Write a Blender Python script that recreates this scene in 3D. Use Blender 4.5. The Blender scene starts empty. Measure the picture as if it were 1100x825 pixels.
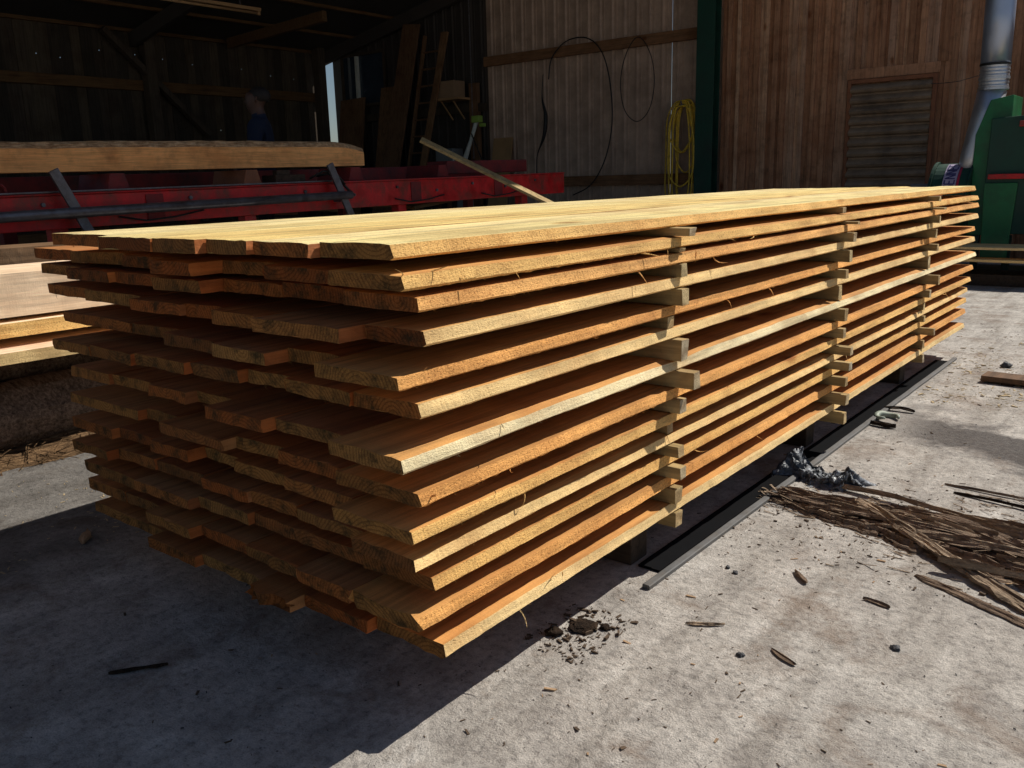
import bpy, math, random
from mathutils import Vector, Matrix, noise
random.seed(7)
R = math.radians
scene = bpy.context.scene
col = scene.collection
U = random.uniform

# ------------------------------------------------------------------ helpers
class MB:
    """collects shapes, builds ONE mesh object; tint = per-shape random value stored as a colour attribute"""
    def __init__(s): s.v=[]; s.f=[]; s.t=[]; s.m=[]; s.tint=None; s.mat=0
    def _faces(s, base, faces, tint=None):
        t = tint if tint is not None else (s.tint if s.tint is not None else random.random())
        for f in faces:
            s.f.append(tuple(base+i for i in f)); s.t.append(t); s.m.append(s.mat)
    def box(s, x0,x1,y0,y1,z0,z1, M=None, tint=None):
        b=len(s.v)
        P=[Vector(p) for p in ((x0,y0,z0),(x1,y0,z0),(x1,y1,z0),(x0,y1,z0),(x0,y0,z1),(x1,y0,z1),(x1,y1,z1),(x0,y1,z1))]
        if M: P=[M@p for p in P]
        s.v+=P
        s._faces(b,[(0,3,2,1),(4,5,6,7),(0,1,5,4),(1,2,6,5),(2,3,7,6),(3,0,4,7)],tint)
        return s
    def beam(s, a, b, w, h, up=Vector((0,0,1)), tint=None, w2=None, h2=None):
        a=Vector(a); b=Vector(b); d=(b-a).normalized()
        side=d.cross(up)
        if side.length<1e-4: side=d.cross(Vector((1,0,0)))
        side.normalize(); u=side.cross(d).normalized()
        w2=w if w2 is None else w2; h2=h if h2 is None else h2
        base=len(s.v)
        for p,ww,hh in ((a,w,h),(b,w2,h2)):
            for sx,sz in ((-1,-1),(1,-1),(1,1),(-1,1)):
                s.v.append(p+side*sx*ww/2+u*sz*hh/2)
        s._faces(base,[(0,1,2,3),(7,6,5,4),(0,4,5,1),(1,5,6,2),(2,6,7,3),(3,7,4,0)],tint)
        return s
    def tube(s, pts, r, n=10, tint=None, cap=True, closed=False):
        pts=[Vector(p) for p in pts]; base=len(s.v); N=len(pts)
        rr = r if hasattr(r,'__len__') else [r]*N
        prev=None
        for i,p in enumerate(pts):
            if closed: d=(pts[(i+1)%N]-pts[i-1])
            else: d=(pts[min(i+1,N-1)]-pts[max(i-1,0)])
            d.normalize()
            if prev is None:
                a=d.cross(Vector((0,0,1)))
                if a.length<.01: a=d.cross(Vector((0,1,0)))
            else: a=prev-d*prev.dot(d)
            a.normalize(); prev=a; b=d.cross(a)
            for k in range(n):
                t=2*math.pi*k/n
                s.v.append(p+(a*math.cos(t)+b*math.sin(t))*rr[i])
        F=[]
        M_=N if closed else N-1
        for i in range(M_):
            j=(i+1)%N
            for k in range(n):
                k2=(k+1)%n
                F.append((i*n+k,i*n+k2,j*n+k2,j*n+k))
        if cap and not closed:
            F.append(tuple(range(n-1,-1,-1))); F.append(tuple((N-1)*n+k for k in range(n)))
        s._faces(base,F,tint)
        return s
    def poly(s, pts, faces, tint=None):
        b=len(s.v); s.v+=[Vector(p) for p in pts]; s._faces(b,faces,tint); return s
    def prism(s, outline, a, b, axis='y', tint=None):
        """outline of (u,w); axis y: u->x w->z ; axis x: u->y w->z"""
        n=len(outline); base=len(s.v)
        for q in (a,b):
            for (u,w) in outline:
                s.v.append(Vector((u,q,w)) if axis=='y' else Vector((q,u,w)))
        F=[(i,(i+1)%n,n+(i+1)%n,n+i) for i in range(n)]
        F+=[tuple(range(n-1,-1,-1)),tuple(range(n,2*n))]
        s._faces(base,F,tint); return s
    def build(s, name, mat, parent=None, smooth=False, bevel=0, origin=None):
        me=bpy.data.meshes.new(name)
        o0=Vector(origin) if origin is not None else Vector((0,0,0))
        me.from_pydata([tuple(v-o0) for v in s.v],[],s.f)
        mats = mat if isinstance(mat,(list,tuple)) else [mat]
        for m in mats: me.materials.append(m)
        for p,mi in zip(me.polygons,s.m): p.material_index=mi; p.use_smooth=smooth
        ca=me.color_attributes.new('tint','FLOAT_COLOR','CORNER')
        for p,t in zip(me.polygons,s.t):
            for li in p.loop_indices: ca.data[li].color=(t,t,t,1)
        import bmesh
        bm=bmesh.new(); bm.from_mesh(me); bmesh.ops.recalc_face_normals(bm,faces=bm.faces); bm.to_mesh(me); bm.free()
        ob=bpy.data.objects.new(name,me); col.objects.link(ob)
        ob.location=o0
        if parent is not None:
            ob.parent=parent
            if origin is not None: ob.location=o0
        if bevel:
            md=ob.modifiers.new('bevel','BEVEL'); md.width=bevel; md.segments=2; md.limit_method='ANGLE'
        return ob

def tag(o,label=None,cat=None,group=None,kind=None):
    if label: o['label']=label
    if cat: o['category']=cat
    if group: o['group']=group
    if kind: o['kind']=kind
    return o
def empty(name,loc=(0,0,0),rz=0):
    o=bpy.data.objects.new(name,None); col.objects.link(o); o.location=loc; o.rotation_euler=(0,0,rz); o.empty_display_size=.1
    return o
def n3(x,y,z=0): return noise.noise(Vector((x,y,z)))
def fbm(x,y,z=0,o=4): return noise.fractal(Vector((x,y,z)),1.0,2.0,o)

# ------------------------------------------------------------------ materials
def newmat(name):
    m=bpy.data.materials.new(name); m.use_nodes=True; nt=m.node_tree; nt.nodes.clear()
    out=nt.nodes.new('ShaderNodeOutputMaterial'); b=nt.nodes.new('ShaderNodeBsdfPrincipled')
    nt.links.new(b.outputs[0],out.inputs[0]); return m,nt,b
def N(nt,t,**k):
    n=nt.nodes.new(t)
    for a,v in k.items(): setattr(n,a,v)
    return n
def ramp(nt,stops,fac=None,interp='LINEAR'):
    r=nt.nodes.new('ShaderNodeValToRGB'); r.color_ramp.interpolation=interp
    e=r.color_ramp.elements
    while len(e)<len(stops): e.new(.5)
    for i,(p,c) in enumerate(stops):
        e[i].position=p; e[i].color=(c[0],c[1],c[2],1) if hasattr(c,'__len__') else (c,c,c,1)
    if fac is not None: nt.links.new(fac,r.inputs[0])
    return r
def mix(nt,mode,fac,a,b):
    m=nt.nodes.new('ShaderNodeMix'); m.data_type='RGBA'; m.blend_type=mode
    for val,idx in ((fac,0),(a,6),(b,7)):
        if hasattr(val,'links') or isinstance(val,bpy.types.NodeSocket): nt.links.new(val,m.inputs[idx])
        elif idx==0: m.inputs[0].default_value=val
        else: m.inputs[idx].default_value=(*val,1)
    return m.outputs[2]
def math_(nt,op,a,b=None,c=None):
    m=nt.nodes.new('ShaderNodeMath'); m.operation=op
    for i,val in enumerate((a,b,c)):
        if val is None: continue
        if isinstance(val,bpy.types.NodeSocket): nt.links.new(val,m.inputs[i])
        else: m.inputs[i].default_value=val
    return m.outputs[0]
def bump(nt,b,h,strength=.3,dist=.01):
    n=nt.nodes.new('ShaderNodeBump'); n.inputs['Strength'].default_value=strength; n.inputs['Distance'].default_value=dist
    nt.links.new(h,n.inputs['Height']); nt.links.new(n.outputs[0],b.inputs['Normal']); return n
def coords(nt,scale=(1,1,1),rnd=True,src='Object'):
    tc=nt.nodes.new('ShaderNodeTexCoord'); v=tc.outputs[src]
    if rnd:
        oi=nt.nodes.new('ShaderNodeObjectInfo')
        cb=nt.nodes.new('ShaderNodeVectorMath'); cb.operation='MULTIPLY_ADD'
        nt.links.new(oi.outputs['Random'],cb.inputs[0]); cb.inputs[1].default_value=(17,31,23); nt.links.new(v,cb.inputs[2]); v=cb.outputs[0]
    mp=nt.nodes.new('ShaderNodeMapping'); mp.inputs['Scale'].default_value=scale
    nt.links.new(v,mp.inputs[0]); return mp.outputs[0]
def tex(nt,vec,scale,detail=4,rough=.55,dist=0):
    t=nt.nodes.new('ShaderNodeTexNoise'); t.inputs['Scale'].default_value=scale; t.inputs['Detail'].default_value=detail
    t.inputs['Roughness'].default_value=rough; t.inputs['Distortion'].default_value=dist
    nt.links.new(vec,t.inputs['Vector']); return t.outputs['Fac']

def wood_face(name, tones, lift=1.0, grime=0.0, axis='Y', by_tint=False, rough=.75, knots=True, grain=.5, bumps=.5, speck=0):
    """long-grain wood; grain runs along local axis"""
    m,nt,b=newmat(name)
    sc={'Y':(1,.045,1),'X':(.045,1,1),'Z':(1,1,.045)}[axis]
    v=coords(nt,sc)
    if by_tint:
        at=N(nt,'ShaderNodeAttribute',attribute_name='tint'); rnd=at.outputs['Fac']
        add=nt.nodes.new('ShaderNodeVectorMath'); add.operation='MULTIPLY_ADD'
        nt.links.new(rnd,add.inputs[0]); add.inputs[1].default_value=(13,7,19); nt.links.new(v,add.inputs[2]); v=add.outputs[0]
    else:
        rnd=N(nt,'ShaderNodeObjectInfo').outputs['Random']
    base=ramp(nt,tones,rnd).outputs[0]
    g1=tex(nt,v,38,5,.6,.4); g2=tex(nt,v,140,3,.6)
    rg=ramp(nt,[(.3,1-grain),(.5,.95),(.75,1.18)],g1).outputs[0]
    c=mix(nt,'MULTIPLY',1,base,rg)
    rg2=ramp(nt,[(.3,.8),(.7,1.1)],g2).outputs[0]
    c=mix(nt,'MULTIPLY',.8,c,rg2)
    vp=coords(nt,(1,1,1))
    blot=tex(nt,vp,3.2,4,.6)
    c=mix(nt,'MULTIPLY',.85,c,ramp(nt,[(.3,(.72,.62,.55)),(.55,(1,1,1)),(.8,(1.12,1.08,1.0))],blot).outputs[0])
    if knots:
        vk=coords(nt,{'Y':(1,.55,1),'X':(.55,1,1),'Z':(1,1,.55)}[axis])
        vo=nt.nodes.new('ShaderNodeTexVoronoi'); vo.inputs['Scale'].default_value=3.1; nt.links.new(vk,vo.inputs['Vector'])
        kk=ramp(nt,[(.03,(.28,.16,.09)),(.075,(.62,.45,.32)),(.13,(1,1,1))],vo.outputs['Distance']).outputs[0]
        c=mix(nt,'MULTIPLY',.9,c,kk)
    if grime:
        gr=tex(nt,vp,9,6,.7)
        c=mix(nt,'MIX',ramp(nt,[(.5,0),(.72,grime)],gr).outputs[0],c,(.06,.045,.03))
    if speck:
        sn=tex(nt,coords(nt,(1,.5,1),rnd=False),260,4,.8)
        c=mix(nt,'MULTIPLY',speck,c,ramp(nt,[(.36,(.42,.30,.20)),(.47,(.98,.96,.94)),(.7,(1.12,1.12,1.12))],sn).outputs[0])
    nt.links.new(c,b.inputs['Base Color']); b.inputs['Roughness'].default_value=rough
    b.inputs['Specular IOR Level'].default_value=.25
    # saw marks across + fibres
    sv=coords(nt,{'Y':(.15,1,.15),'X':(1,.15,.15),'Z':(.15,.15,1)}[axis],rnd=False)
    saw=tex(nt,sv,170,2,.5)
    fib=tex(nt,coords(nt,(1,.35,1) if axis=='Y' else (1,1,.35),rnd=False),420,3,.7)
    h=math_(nt,'ADD',math_(nt,'MULTIPLY',saw,.6),math_(nt,'ADD',math_(nt,'MULTIPLY',g1,.8),math_(nt,'MULTIPLY',fib,.9)))
    bump(nt,b,h,bumps,.004)
    return m

def wood_end(name, tones, dark=.55):
    m,nt,b=newmat(name)
    oi=N(nt,'ShaderNodeObjectInfo')
    base=ramp(nt,tones,oi.outputs['Random']).outputs[0]
    v=coords(nt,(1,.08,1))
    # growth rings seen on the cut end: every board has its own pith position
    tcn=N(nt,'ShaderNodeTexCoord'); rr_=oi.outputs['Random']
    r2=math_(nt,'FRACT',math_(nt,'MULTIPLY',rr_,37.7)); r3=math_(nt,'FRACT',math_(nt,'MULTIPLY',rr_,91.3))
    cx=N(nt,'ShaderNodeCombineXYZ')
    nt.links.new(math_(nt,'MULTIPLY',math_(nt,'SUBTRACT',r2,.5),.26),cx.inputs[0])
    nt.links.new(math_(nt,'MULTIPLY',math_(nt,'SUBTRACT',r3,.55),.22),cx.inputs[2])
    va=N(nt,'ShaderNodeVectorMath',operation='ADD'); nt.links.new(tcn.outputs['Object'],va.inputs[0]); nt.links.new(cx.outputs[0],va.inputs[1])
    vm=N(nt,'ShaderNodeVectorMath',operation='MULTIPLY'); nt.links.new(va.outputs[0],vm.inputs[0]); vm.inputs[1].default_value=(1,.02,1)
    w=nt.nodes.new('ShaderNodeTexWave'); w.wave_type='RINGS'; w.rings_direction='SPHERICAL'
    w.inputs['Scale'].default_value=34; w.inputs['Distortion'].default_value=1.2; w.inputs['Detail'].default_value=2; w.inputs['Detail Scale'].default_value=1.2
    nt.links.new(vm.outputs[0],w.inputs['Vector'])
    c=mix(nt,'MULTIPLY',.7,base,ramp(nt,[(0,(.55,.45,.38)),(.55,(1.08,1.05,1))],w.outputs['Fac']).outputs[0])
    n=tex(nt,coords(nt,(1,1,1)),26,6,.7)
    c=mix(nt,'MIX',ramp(nt,[(.46,0),(.66,dark)],n).outputs[0],c,(.035,.028,.014))
    f=tex(nt,coords(nt,(1,1,1),rnd=False),330,4,.8)
    c=mix(nt,'MULTIPLY',1,c,ramp(nt,[(.3,.45),(.7,1.35)],f).outputs[0])
    nt.links.new(c,b.inputs['Base Color']); b.inputs['Roughness'].default_value=.9; b.inputs['Specular IOR Level'].default_value=.15
    bump(nt,b,math_(nt,'ADD',f,math_(nt,'MULTIPLY',n,.6)),.9,.006)
    return m

TONES=[(0,(.46,.14,.035)),(.25,(.50,.20,.06)),(.5,(.40,.11,.03)),(.75,(.52,.24,.09)),(1,(.46,.16,.04))]
M={}
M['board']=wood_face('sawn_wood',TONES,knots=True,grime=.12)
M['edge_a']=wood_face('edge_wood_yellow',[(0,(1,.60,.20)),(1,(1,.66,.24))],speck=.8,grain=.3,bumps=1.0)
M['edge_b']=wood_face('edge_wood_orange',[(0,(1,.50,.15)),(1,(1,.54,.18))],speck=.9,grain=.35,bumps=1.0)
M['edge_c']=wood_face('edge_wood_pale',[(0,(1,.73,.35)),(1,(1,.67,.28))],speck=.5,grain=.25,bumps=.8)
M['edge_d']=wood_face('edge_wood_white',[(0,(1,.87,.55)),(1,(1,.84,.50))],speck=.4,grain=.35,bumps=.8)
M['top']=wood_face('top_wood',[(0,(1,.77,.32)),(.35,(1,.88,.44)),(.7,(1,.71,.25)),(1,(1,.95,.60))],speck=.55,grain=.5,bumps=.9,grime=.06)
M['board_lit']=wood_face('sunlit_board_wood',[(0,(.66,.31,.09)),(.5,(.74,.40,.13)),(1,(.60,.26,.07))],grain=.4,grime=.15)  # paler copy of the board wood: sunlight on outer boards put into the colour
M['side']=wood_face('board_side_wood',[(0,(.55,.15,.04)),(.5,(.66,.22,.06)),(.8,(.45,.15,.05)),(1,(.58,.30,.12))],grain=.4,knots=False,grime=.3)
M['end']=wood_end('end_grain',[(0,(.24,.10,.03)),(.2,(.40,.20,.06)),(.4,(.34,.10,.025)),(.55,(.18,.065,.022)),(.72,(.42,.22,.07)),(.86,(.40,.12,.03)),(1,(.28,.12,.04))],.85)
M['stick']=wood_face('spacer_wood',[(0,(.32,.23,.10)),(.5,(.42,.30,.13)),(1,(.52,.38,.18))],grime=.35,axis='X',knots=False)
M['stick_end']=wood_end('spacer_end',[(0,(.60,.48,.27)),(.5,(.75,.56,.30)),(1,(.55,.48,.36))],.3)
M['bearer']=wood_face('dark_bearer',[(0,(.06,.04,.025)),(1,(.09,.06,.04))],axis='X',knots=False)
M['pale']=wood_face('pale_timber',[(0,(1,.72,.50)),(1,(1,.78,.52))],grain=.2,knots=True,bumps=.3)
M['brown']=wood_face('brown_plank',[(0,(.16,.085,.045)),(1,(.24,.13,.065))],axis='Z',by_tint=True,knots=False,grime=.3)
M['cladding']=wood_face('weathered_cladding',[(0,(.36,.17,.09)),(.3,(.58,.30,.17)),(.55,(.44,.21,.115)),(.8,(.70,.42,.26)),(1,(.50,.29,.19))],axis='Z',by_tint=True,grime=.45,knots=True,grain=.38)
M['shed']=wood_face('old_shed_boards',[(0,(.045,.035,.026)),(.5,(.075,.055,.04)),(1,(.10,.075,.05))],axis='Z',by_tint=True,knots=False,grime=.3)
M['rail_wood']=wood_face('rail_timber',[(0,(.30,.15,.07)),(1,(.24,.12,.06))],axis='X',knots=True,grime=.3)
M['beamY']=wood_face('roof_timber',[(0,(.17,.09,.035)),(1,(.13,.07,.03))],axis='Y',knots=False,grime=.3)
M['offcut']=wood_face('offcut_wood',[(0,(.30,.18,.09)),(.5,(.16,.09,.05)),(1,(.42,.29,.15))],knots=False,grime=.5)

def simple(name,c,rough=.6,metal=0,nscale=8,var=.35,bmp=.15,dirt=None,dirtamt=.5,spec=.4):
    m,nt,b=newmat(name)
    v=coords(nt,(1,1,1))
    n=tex(nt,v,nscale,6,.65)
    cc=mix(nt,'MULTIPLY',1,c,ramp(nt,[(.25,1-var),(.75,1+var*.5)],n).outputs[0])
    if dirt:
        d=tex(nt,v,nscale*.45,7,.75)
        cc=mix(nt,'MIX',ramp(nt,[(.46,0),(.66,dirtamt)],d).outputs[0],cc,dirt)
    nt.links.new(cc,b.inputs['Base Color'])
    b.inputs['Metallic'].default_value=metal
    nt.links.new(ramp(nt,[(.3,max(rough-.12,.02)),(.7,min(rough+.15,1))],n).outputs[0],b.inputs['Roughness'])
    b.inputs['Specular IOR Level'].default_value=spec
    f=tex(nt,v,nscale*9,4,.6)
    bump(nt,b,math_(nt,'ADD',n,math_(nt,'MULTIPLY',f,.4)),bmp,.004)
    return m
M['red']=simple('red_paint',(.60,.018,.02),.42,0,9,.45,.15,(.10,.045,.03),.85)
M['darkred']=simple('dull_red_paint',(.22,.02,.02),.6,0,6,.35,.1,(.03,.02,.02),.8)
M['green']=simple('green_paint',(.012,.16,.055),.4,0,5,.3,.1,(.015,.05,.025),.6)
M['dkgreen']=simple('dark_green_steel',(.009,.055,.036),.5,0,5,.3,.1,(.01,.02,.015),.5)
M['steel']=simple('dull_steel',(.17,.165,.18),.42,.6,14,.4,.25,(.06,.04,.03),.7)
M['galv']=simple('galvanised_steel',(.55,.57,.62),.42,.8,5,.2,.08)
M['black']=simple('black_rubber',(.012,.012,.013),.5,0,20,.2,.1)
M['yellow']=simple('yellow_hose',(.80,.52,.05),.55,0,20,.35,.2,(.2,.12,.03),.6)
M['clad_grey']=simple('corrugated_sheet',(.50,.35,.265),.6,0,3,.35,.1,(.24,.16,.115),.6)
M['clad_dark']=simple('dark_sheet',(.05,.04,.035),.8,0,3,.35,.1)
M['roofsheet']=simple('roof_sheet',(.05,.045,.04),.9,0,3,.3,.1)
M['shade_fill']=simple('painted_shadow',(.008,.008,.009),.98,0,9,.3,.3,spec=.05)  # flat black standing in for shadow at the stack foot
M['louvre']=simple('louvre_metal',(.34,.24,.16),.7,0,5,.35,.2,(.07,.05,.04),.6)
M['rust']=simple('rust_frame',(.30,.12,.06),.8,0,9,.4,.3)
M['rail']=simple('grey_rail',(.15,.147,.145),.7,.1,14,.35,.5,(.12,.10,.08),.6)
M['white']=simple('dirty_white',(.60,.62,.58),.5,0,9,.25,.1)
M['lime']=simple('lime_plastic',(.30,.45,.08),.4,0,9,.2,.05)
M['skin']=simple('skin',(.075,.034,.022),.55,0,10,.15,.05)
M['hair']=simple('dark_hair',(.015,.01,.008),.7,0,60,.4,.6)
M['jacket']=simple('navy_jacket',(.006,.012,.034),.85,0,12,.3,.4)
M['trousers']=simple('dark_trousers',(.02,.02,.025),.9,0,12,.3,.4)
M['bluepane']=simple('dusty_glass',(.03,.045,.07),.15,0,3,.3,.05,spec=.8)
M['grey']=simple('grey_plastic',(.16,.17,.18),.5,0,5,.2,.05)
M['box']=simple('cardboard',(.30,.19,.11),.85,0,5,.2,.1)
M['ply']=simple('plywood',(.38,.22,.10),.7,0,4,.3,.1)
M['stone']=simple('dark_stone',(.05,.05,.055),.6,0,30,.3,.4)
M['label']=simple('sticker_white',(.42,.36,.50),.5,0,9,.1,.02)
M['labelink']=simple('sticker_ink',(.06,.05,.16),.5,0,9,.1,.02)
M['labelred']=simple('sticker_stripe',(.42,.02,.06),.5,0,9,.1,.02)
M['oddgreen']=simple('pale_green_plastic',(.33,.37,.30),.5,0,9,.2,.1)

def bark_mat(name,c1,c2,c3,axis=(1,.12,1)):
    m,nt,b=newmat(name)
    v=coords(nt,axis); v2=coords(nt,(1,1,1))
    g=tex(nt,v,70,6,.7,.6); g2=tex(nt,v2,14,5,.7)
    c=ramp(nt,[(.3,c1),(.5,c2),(.72,c3)],g).outputs[0]
    c=mix(nt,'MULTIPLY',.8,c,ramp(nt,[(.3,.45),(.65,1.25)],g2).outputs[0])
    nt.links.new(c,b.inputs['Base Color']); b.inputs['Roughness'].default_value=.9; b.inputs['Specular IOR Level'].default_value=.15
    bump(nt,b,math_(nt,'ADD',g,tex(nt,v2,160,4,.7)),1,.012)
    return m
M['bark']=bark_mat('bark',(.06,.042,.033),(.29,.20,.14),(.54,.40,.29),axis=(.10,1,1))
M['bark2']=bark_mat('bark_light',(.10,.07,.052),(.40,.29,.20),(.62,.48,.34),axis=(.10,1,1))
M['litter']=bark_mat('bark_litter_mat',(.04,.025,.015),(.17,.10,.05),(.40,.25,.13))
M['wane']=bark_mat('wane_surface',(.22,.11,.05),(.55,.34,.18),(.85,.66,.42),axis=(1,.15,1))
M['barkdark']=bark_mat('bark_dark',(.012,.009,.007),(.045,.028,.018),(.10,.06,.035))
M['chip']=simple('wood_chip',(.40,.26,.15),.8,0,20,.5,.2)
M['chipd']=simple('dark_chip',(.10,.065,.04),.9,0,20,.5,.2)
M['sawdust']=simple('pale_straw',(.50,.38,.22),.8,0,30,.4,.2)

# crumpled plastic
m,nt,b=newmat('crumpled_plastic'); M['plastic']=m
v=coords(nt,(1,1,1)); n=tex(nt,v,24,5,.6,1.2)
nt.links.new(ramp(nt,[(.3,(.03,.033,.04)),(.5,(.10,.11,.125)),(.7,(.34,.36,.40))],n).outputs[0],b.inputs['Base Color'])
b.inputs['Roughness'].default_value=.42; b.inputs['Specular IOR Level'].default_value=.5
bump(nt,b,tex(nt,v,60,4,.6,1),.8,.01)

# concrete yard
m,nt,b=newmat('yard_concrete'); M['concrete']=m
tc=N(nt,'ShaderNodeTexCoord'); P=tc.outputs['Object']
n1=tex(nt,P,1.3,6,.6); n2=tex(nt,P,7,7,.68,.3); n3_=tex(nt,P,42,6,.72); n4=tex(nt,P,230,4,.75)
c=ramp(nt,[(.28,(.30,.275,.255)),(.43,(.41,.38,.35)),(.57,(.50,.467,.43)),(.75,(.62,.585,.545))],n2).outputs[0]
c=mix(nt,'MULTIPLY',.8,c,ramp(nt,[(.3,(.84,.81,.78)),(.55,(1.0,.99,.97)),(.75,(1.1,1.1,1.1))],n1).outputs[0])
c=mix(nt,'MULTIPLY',.9,c,ramp(nt,[(.3,.42),(.48,1.0),(.72,1.30)],n3_).outputs[0])
c=mix(nt,'MULTIPLY',1,c,ramp(nt,[(.28,.45),(.45,1.0),(.7,1.3)],n4).outputs[0])
# long scrape streaks left by the forks and tyres
mp=N(nt,'ShaderNodeMapping'); mp.inputs['Rotation'].default_value=(0,0,R(14)); mp.inputs['Scale'].default_value=(4.2,.45,1)
nt.links.new(P,mp.inputs[0]); st=tex(nt,mp.outputs[0],1.7,6,.65)
c=mix(nt,'MULTIPLY',.75,c,ramp(nt,[(.33,(.62,.60,.58)),(.5,(1,1,1)),(.66,(1.18,1.19,1.2))],st).outputs[0])
# brown dust blotches
br=tex(nt,P,3.1,6,.7,.5)
c=mix(nt,'MIX',ramp(nt,[(.52,0),(.70,.72)],br).outputs[0],c,(.20,.13,.085))
# small dark spots
vo=N(nt,'ShaderNodeTexVoronoi'); vo.inputs['Scale'].default_value=34; nt.links.new(P,vo.inputs['Vector'])
sp=ramp(nt,[(.06,.30),(.14,1)],vo.outputs['Distance']).outputs[0]
pick=ramp(nt,[(.55,0),(.6,1)],tex(nt,P,11,3,.6)).outputs[0]
c=mix(nt,'MULTIPLY',pick,c,sp)
# damp run-off patch (a wandering band across the yard) and oily ground on the shed side
sx=N(nt,'ShaderNodeSeparateXYZ'); nt.links.new(P,sx.inputs[0])
def mb(a,op,b2): return math_(nt,op,a,b2)
yy=mb(sx.outputs[1],'ADD',mb(math_(nt,'MULTIPLY',sx.outputs[0],.42),'ADD',math_(nt,'MULTIPLY',mb(tex(nt,P,3.5,6,.7),'SUBTRACT',.5),1.1)))
band=math_(nt,'ABSOLUTE',mb(yy,'SUBTRACT',3.22))
right=ramp(nt,[(.50,0),(.53,1)],math_(nt,'MULTIPLY_ADD',sx.outputs[0],.1,.5)).outputs[0]
wet=math_(nt,'MULTIPLY',ramp(nt,[(.16,1),(.34,0)],band).outputs[0],right)
wet2=math_(nt,'MULTIPLY',wet,ramp(nt,[(.35,.7),(.6,1)],n3_).outputs[0])
c=mix(nt,'MIX',math_(nt,'MULTIPLY',wet2,.97),c,(.062,.053,.050))
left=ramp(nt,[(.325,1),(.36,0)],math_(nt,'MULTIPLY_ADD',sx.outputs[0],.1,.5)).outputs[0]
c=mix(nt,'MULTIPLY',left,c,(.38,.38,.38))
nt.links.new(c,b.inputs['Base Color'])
nt.links.new(math_(nt,'SUBTRACT',.88,math_(nt,'MULTIPLY',wet,.45)),b.inputs['Roughness'])
b.inputs['Specular IOR Level'].default_value=.3
h=math_(nt,'ADD',math_(nt,'MULTIPLY',n3_,1.2),math_(nt,'ADD',math_(nt,'MULTIPLY',n4,.5),math_(nt,'MULTIPLY',n2,1.5)))
bump(nt,b,h,.8,.014)

# ------------------------------------------------------------------ ground
g=MB(); S=260
g.poly([(-S,-S,0),(S,-S,0),(S,S,0),(-S,S,0)],[(0,1,2,3)])
go=g.build('ground',M['concrete']); tag(go,kind='structure')

# ------------------------------------------------------------------ the big stack
Z=[1.0434,.9859,.9411,.871,.7906,.7209,.6257,.541,.4667,.3981,.3308,.2597,.1798]
LAY=[
[(-1.354,-.017),(-1.021,-.07),(-.764,-.093),(-.579,-.05),(-.417,-.038),(-.223,-.031),(-.02,-.013)],
[(-1.702,.056),(-1.425,.037),(-1.104,0),(-.846,-.013),(-.667,-.001),(-.449,.016),(-.213,-.004),(.005,-.012)],
[(-1.659,.052),(-1.387,.035),(-1.14,.025),(-.889,.011),(-.666,.02),(-.433,.011),(-.209,.015),(.013,.02)],
[(-1.689,.082),(-1.402,.06),(-1.081,.019),(-.823,-.004),(-.654,.007),(-.463,.024),(-.16,-.013),(.009,.033)],
[(-1.6,.06),(-1.177,.069),(-.907,.044),(-.658,.018),(-.443,.009),(-.257,.021),(-.005,-.028)],
[(-1.542,-.008),(-1.297,-.025),(-1.066,.01),(-.814,-.009),(-.608,0),(-.441,.028),(-.209,.008),(-.006,.026)],
[(-1.55,.039),(-1.308,.028),(-1.081,.025),(-.886,.053),(-.713,.019),(-.473,-.001),(-.221,-.028),(.006,-.04)],
[(-1.561,.032),(-1.148,.031),(-.98,.029),(-.676,.028),(-.476,.03),(-.252,.023),(.006,.004)],
[(-1.535,.001),(-1.29,.02),(-1.079,.009),(-.882,.042),(-.718,.073),(-.494,.036),(-.245,.011),(.002,-.019)],
[(-1.525,-.011),(-1.305,-.002),(-1.097,.013),(-.854,.005),(-.64,.012),(-.452,.002),(-.201,.006),(-.005,-.007)],
[(-1.491,.021),(-1.177,.022),(-.891,.031),(-.66,.018),(-.487,.019),(-.231,.052),(-.012,.047)],
[(-1.528,.025),(-1.292,.028),(-1.096,.037),(-.866,.024),(-.651,.014),(-.425,.029),(-.227,.034),(-.008,-.009)],
[(-1.522,.04),(-1.102,.028),(-.858,.059),(-.593,.039),(-.433,.018),(-.204,.029),(.008,.05)]]
YF=[.011,-.013,-.009,-.002,.027,.056,.064,.031,.007,-.01,-.024,-.02,-.119]
ORD=['first','second','third','fourth','fifth','sixth','seventh','eighth','ninth','tenth','eleventh','twelfth','thirteenth']
T=.032
STY=[1.09,2.52,3.96]
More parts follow.
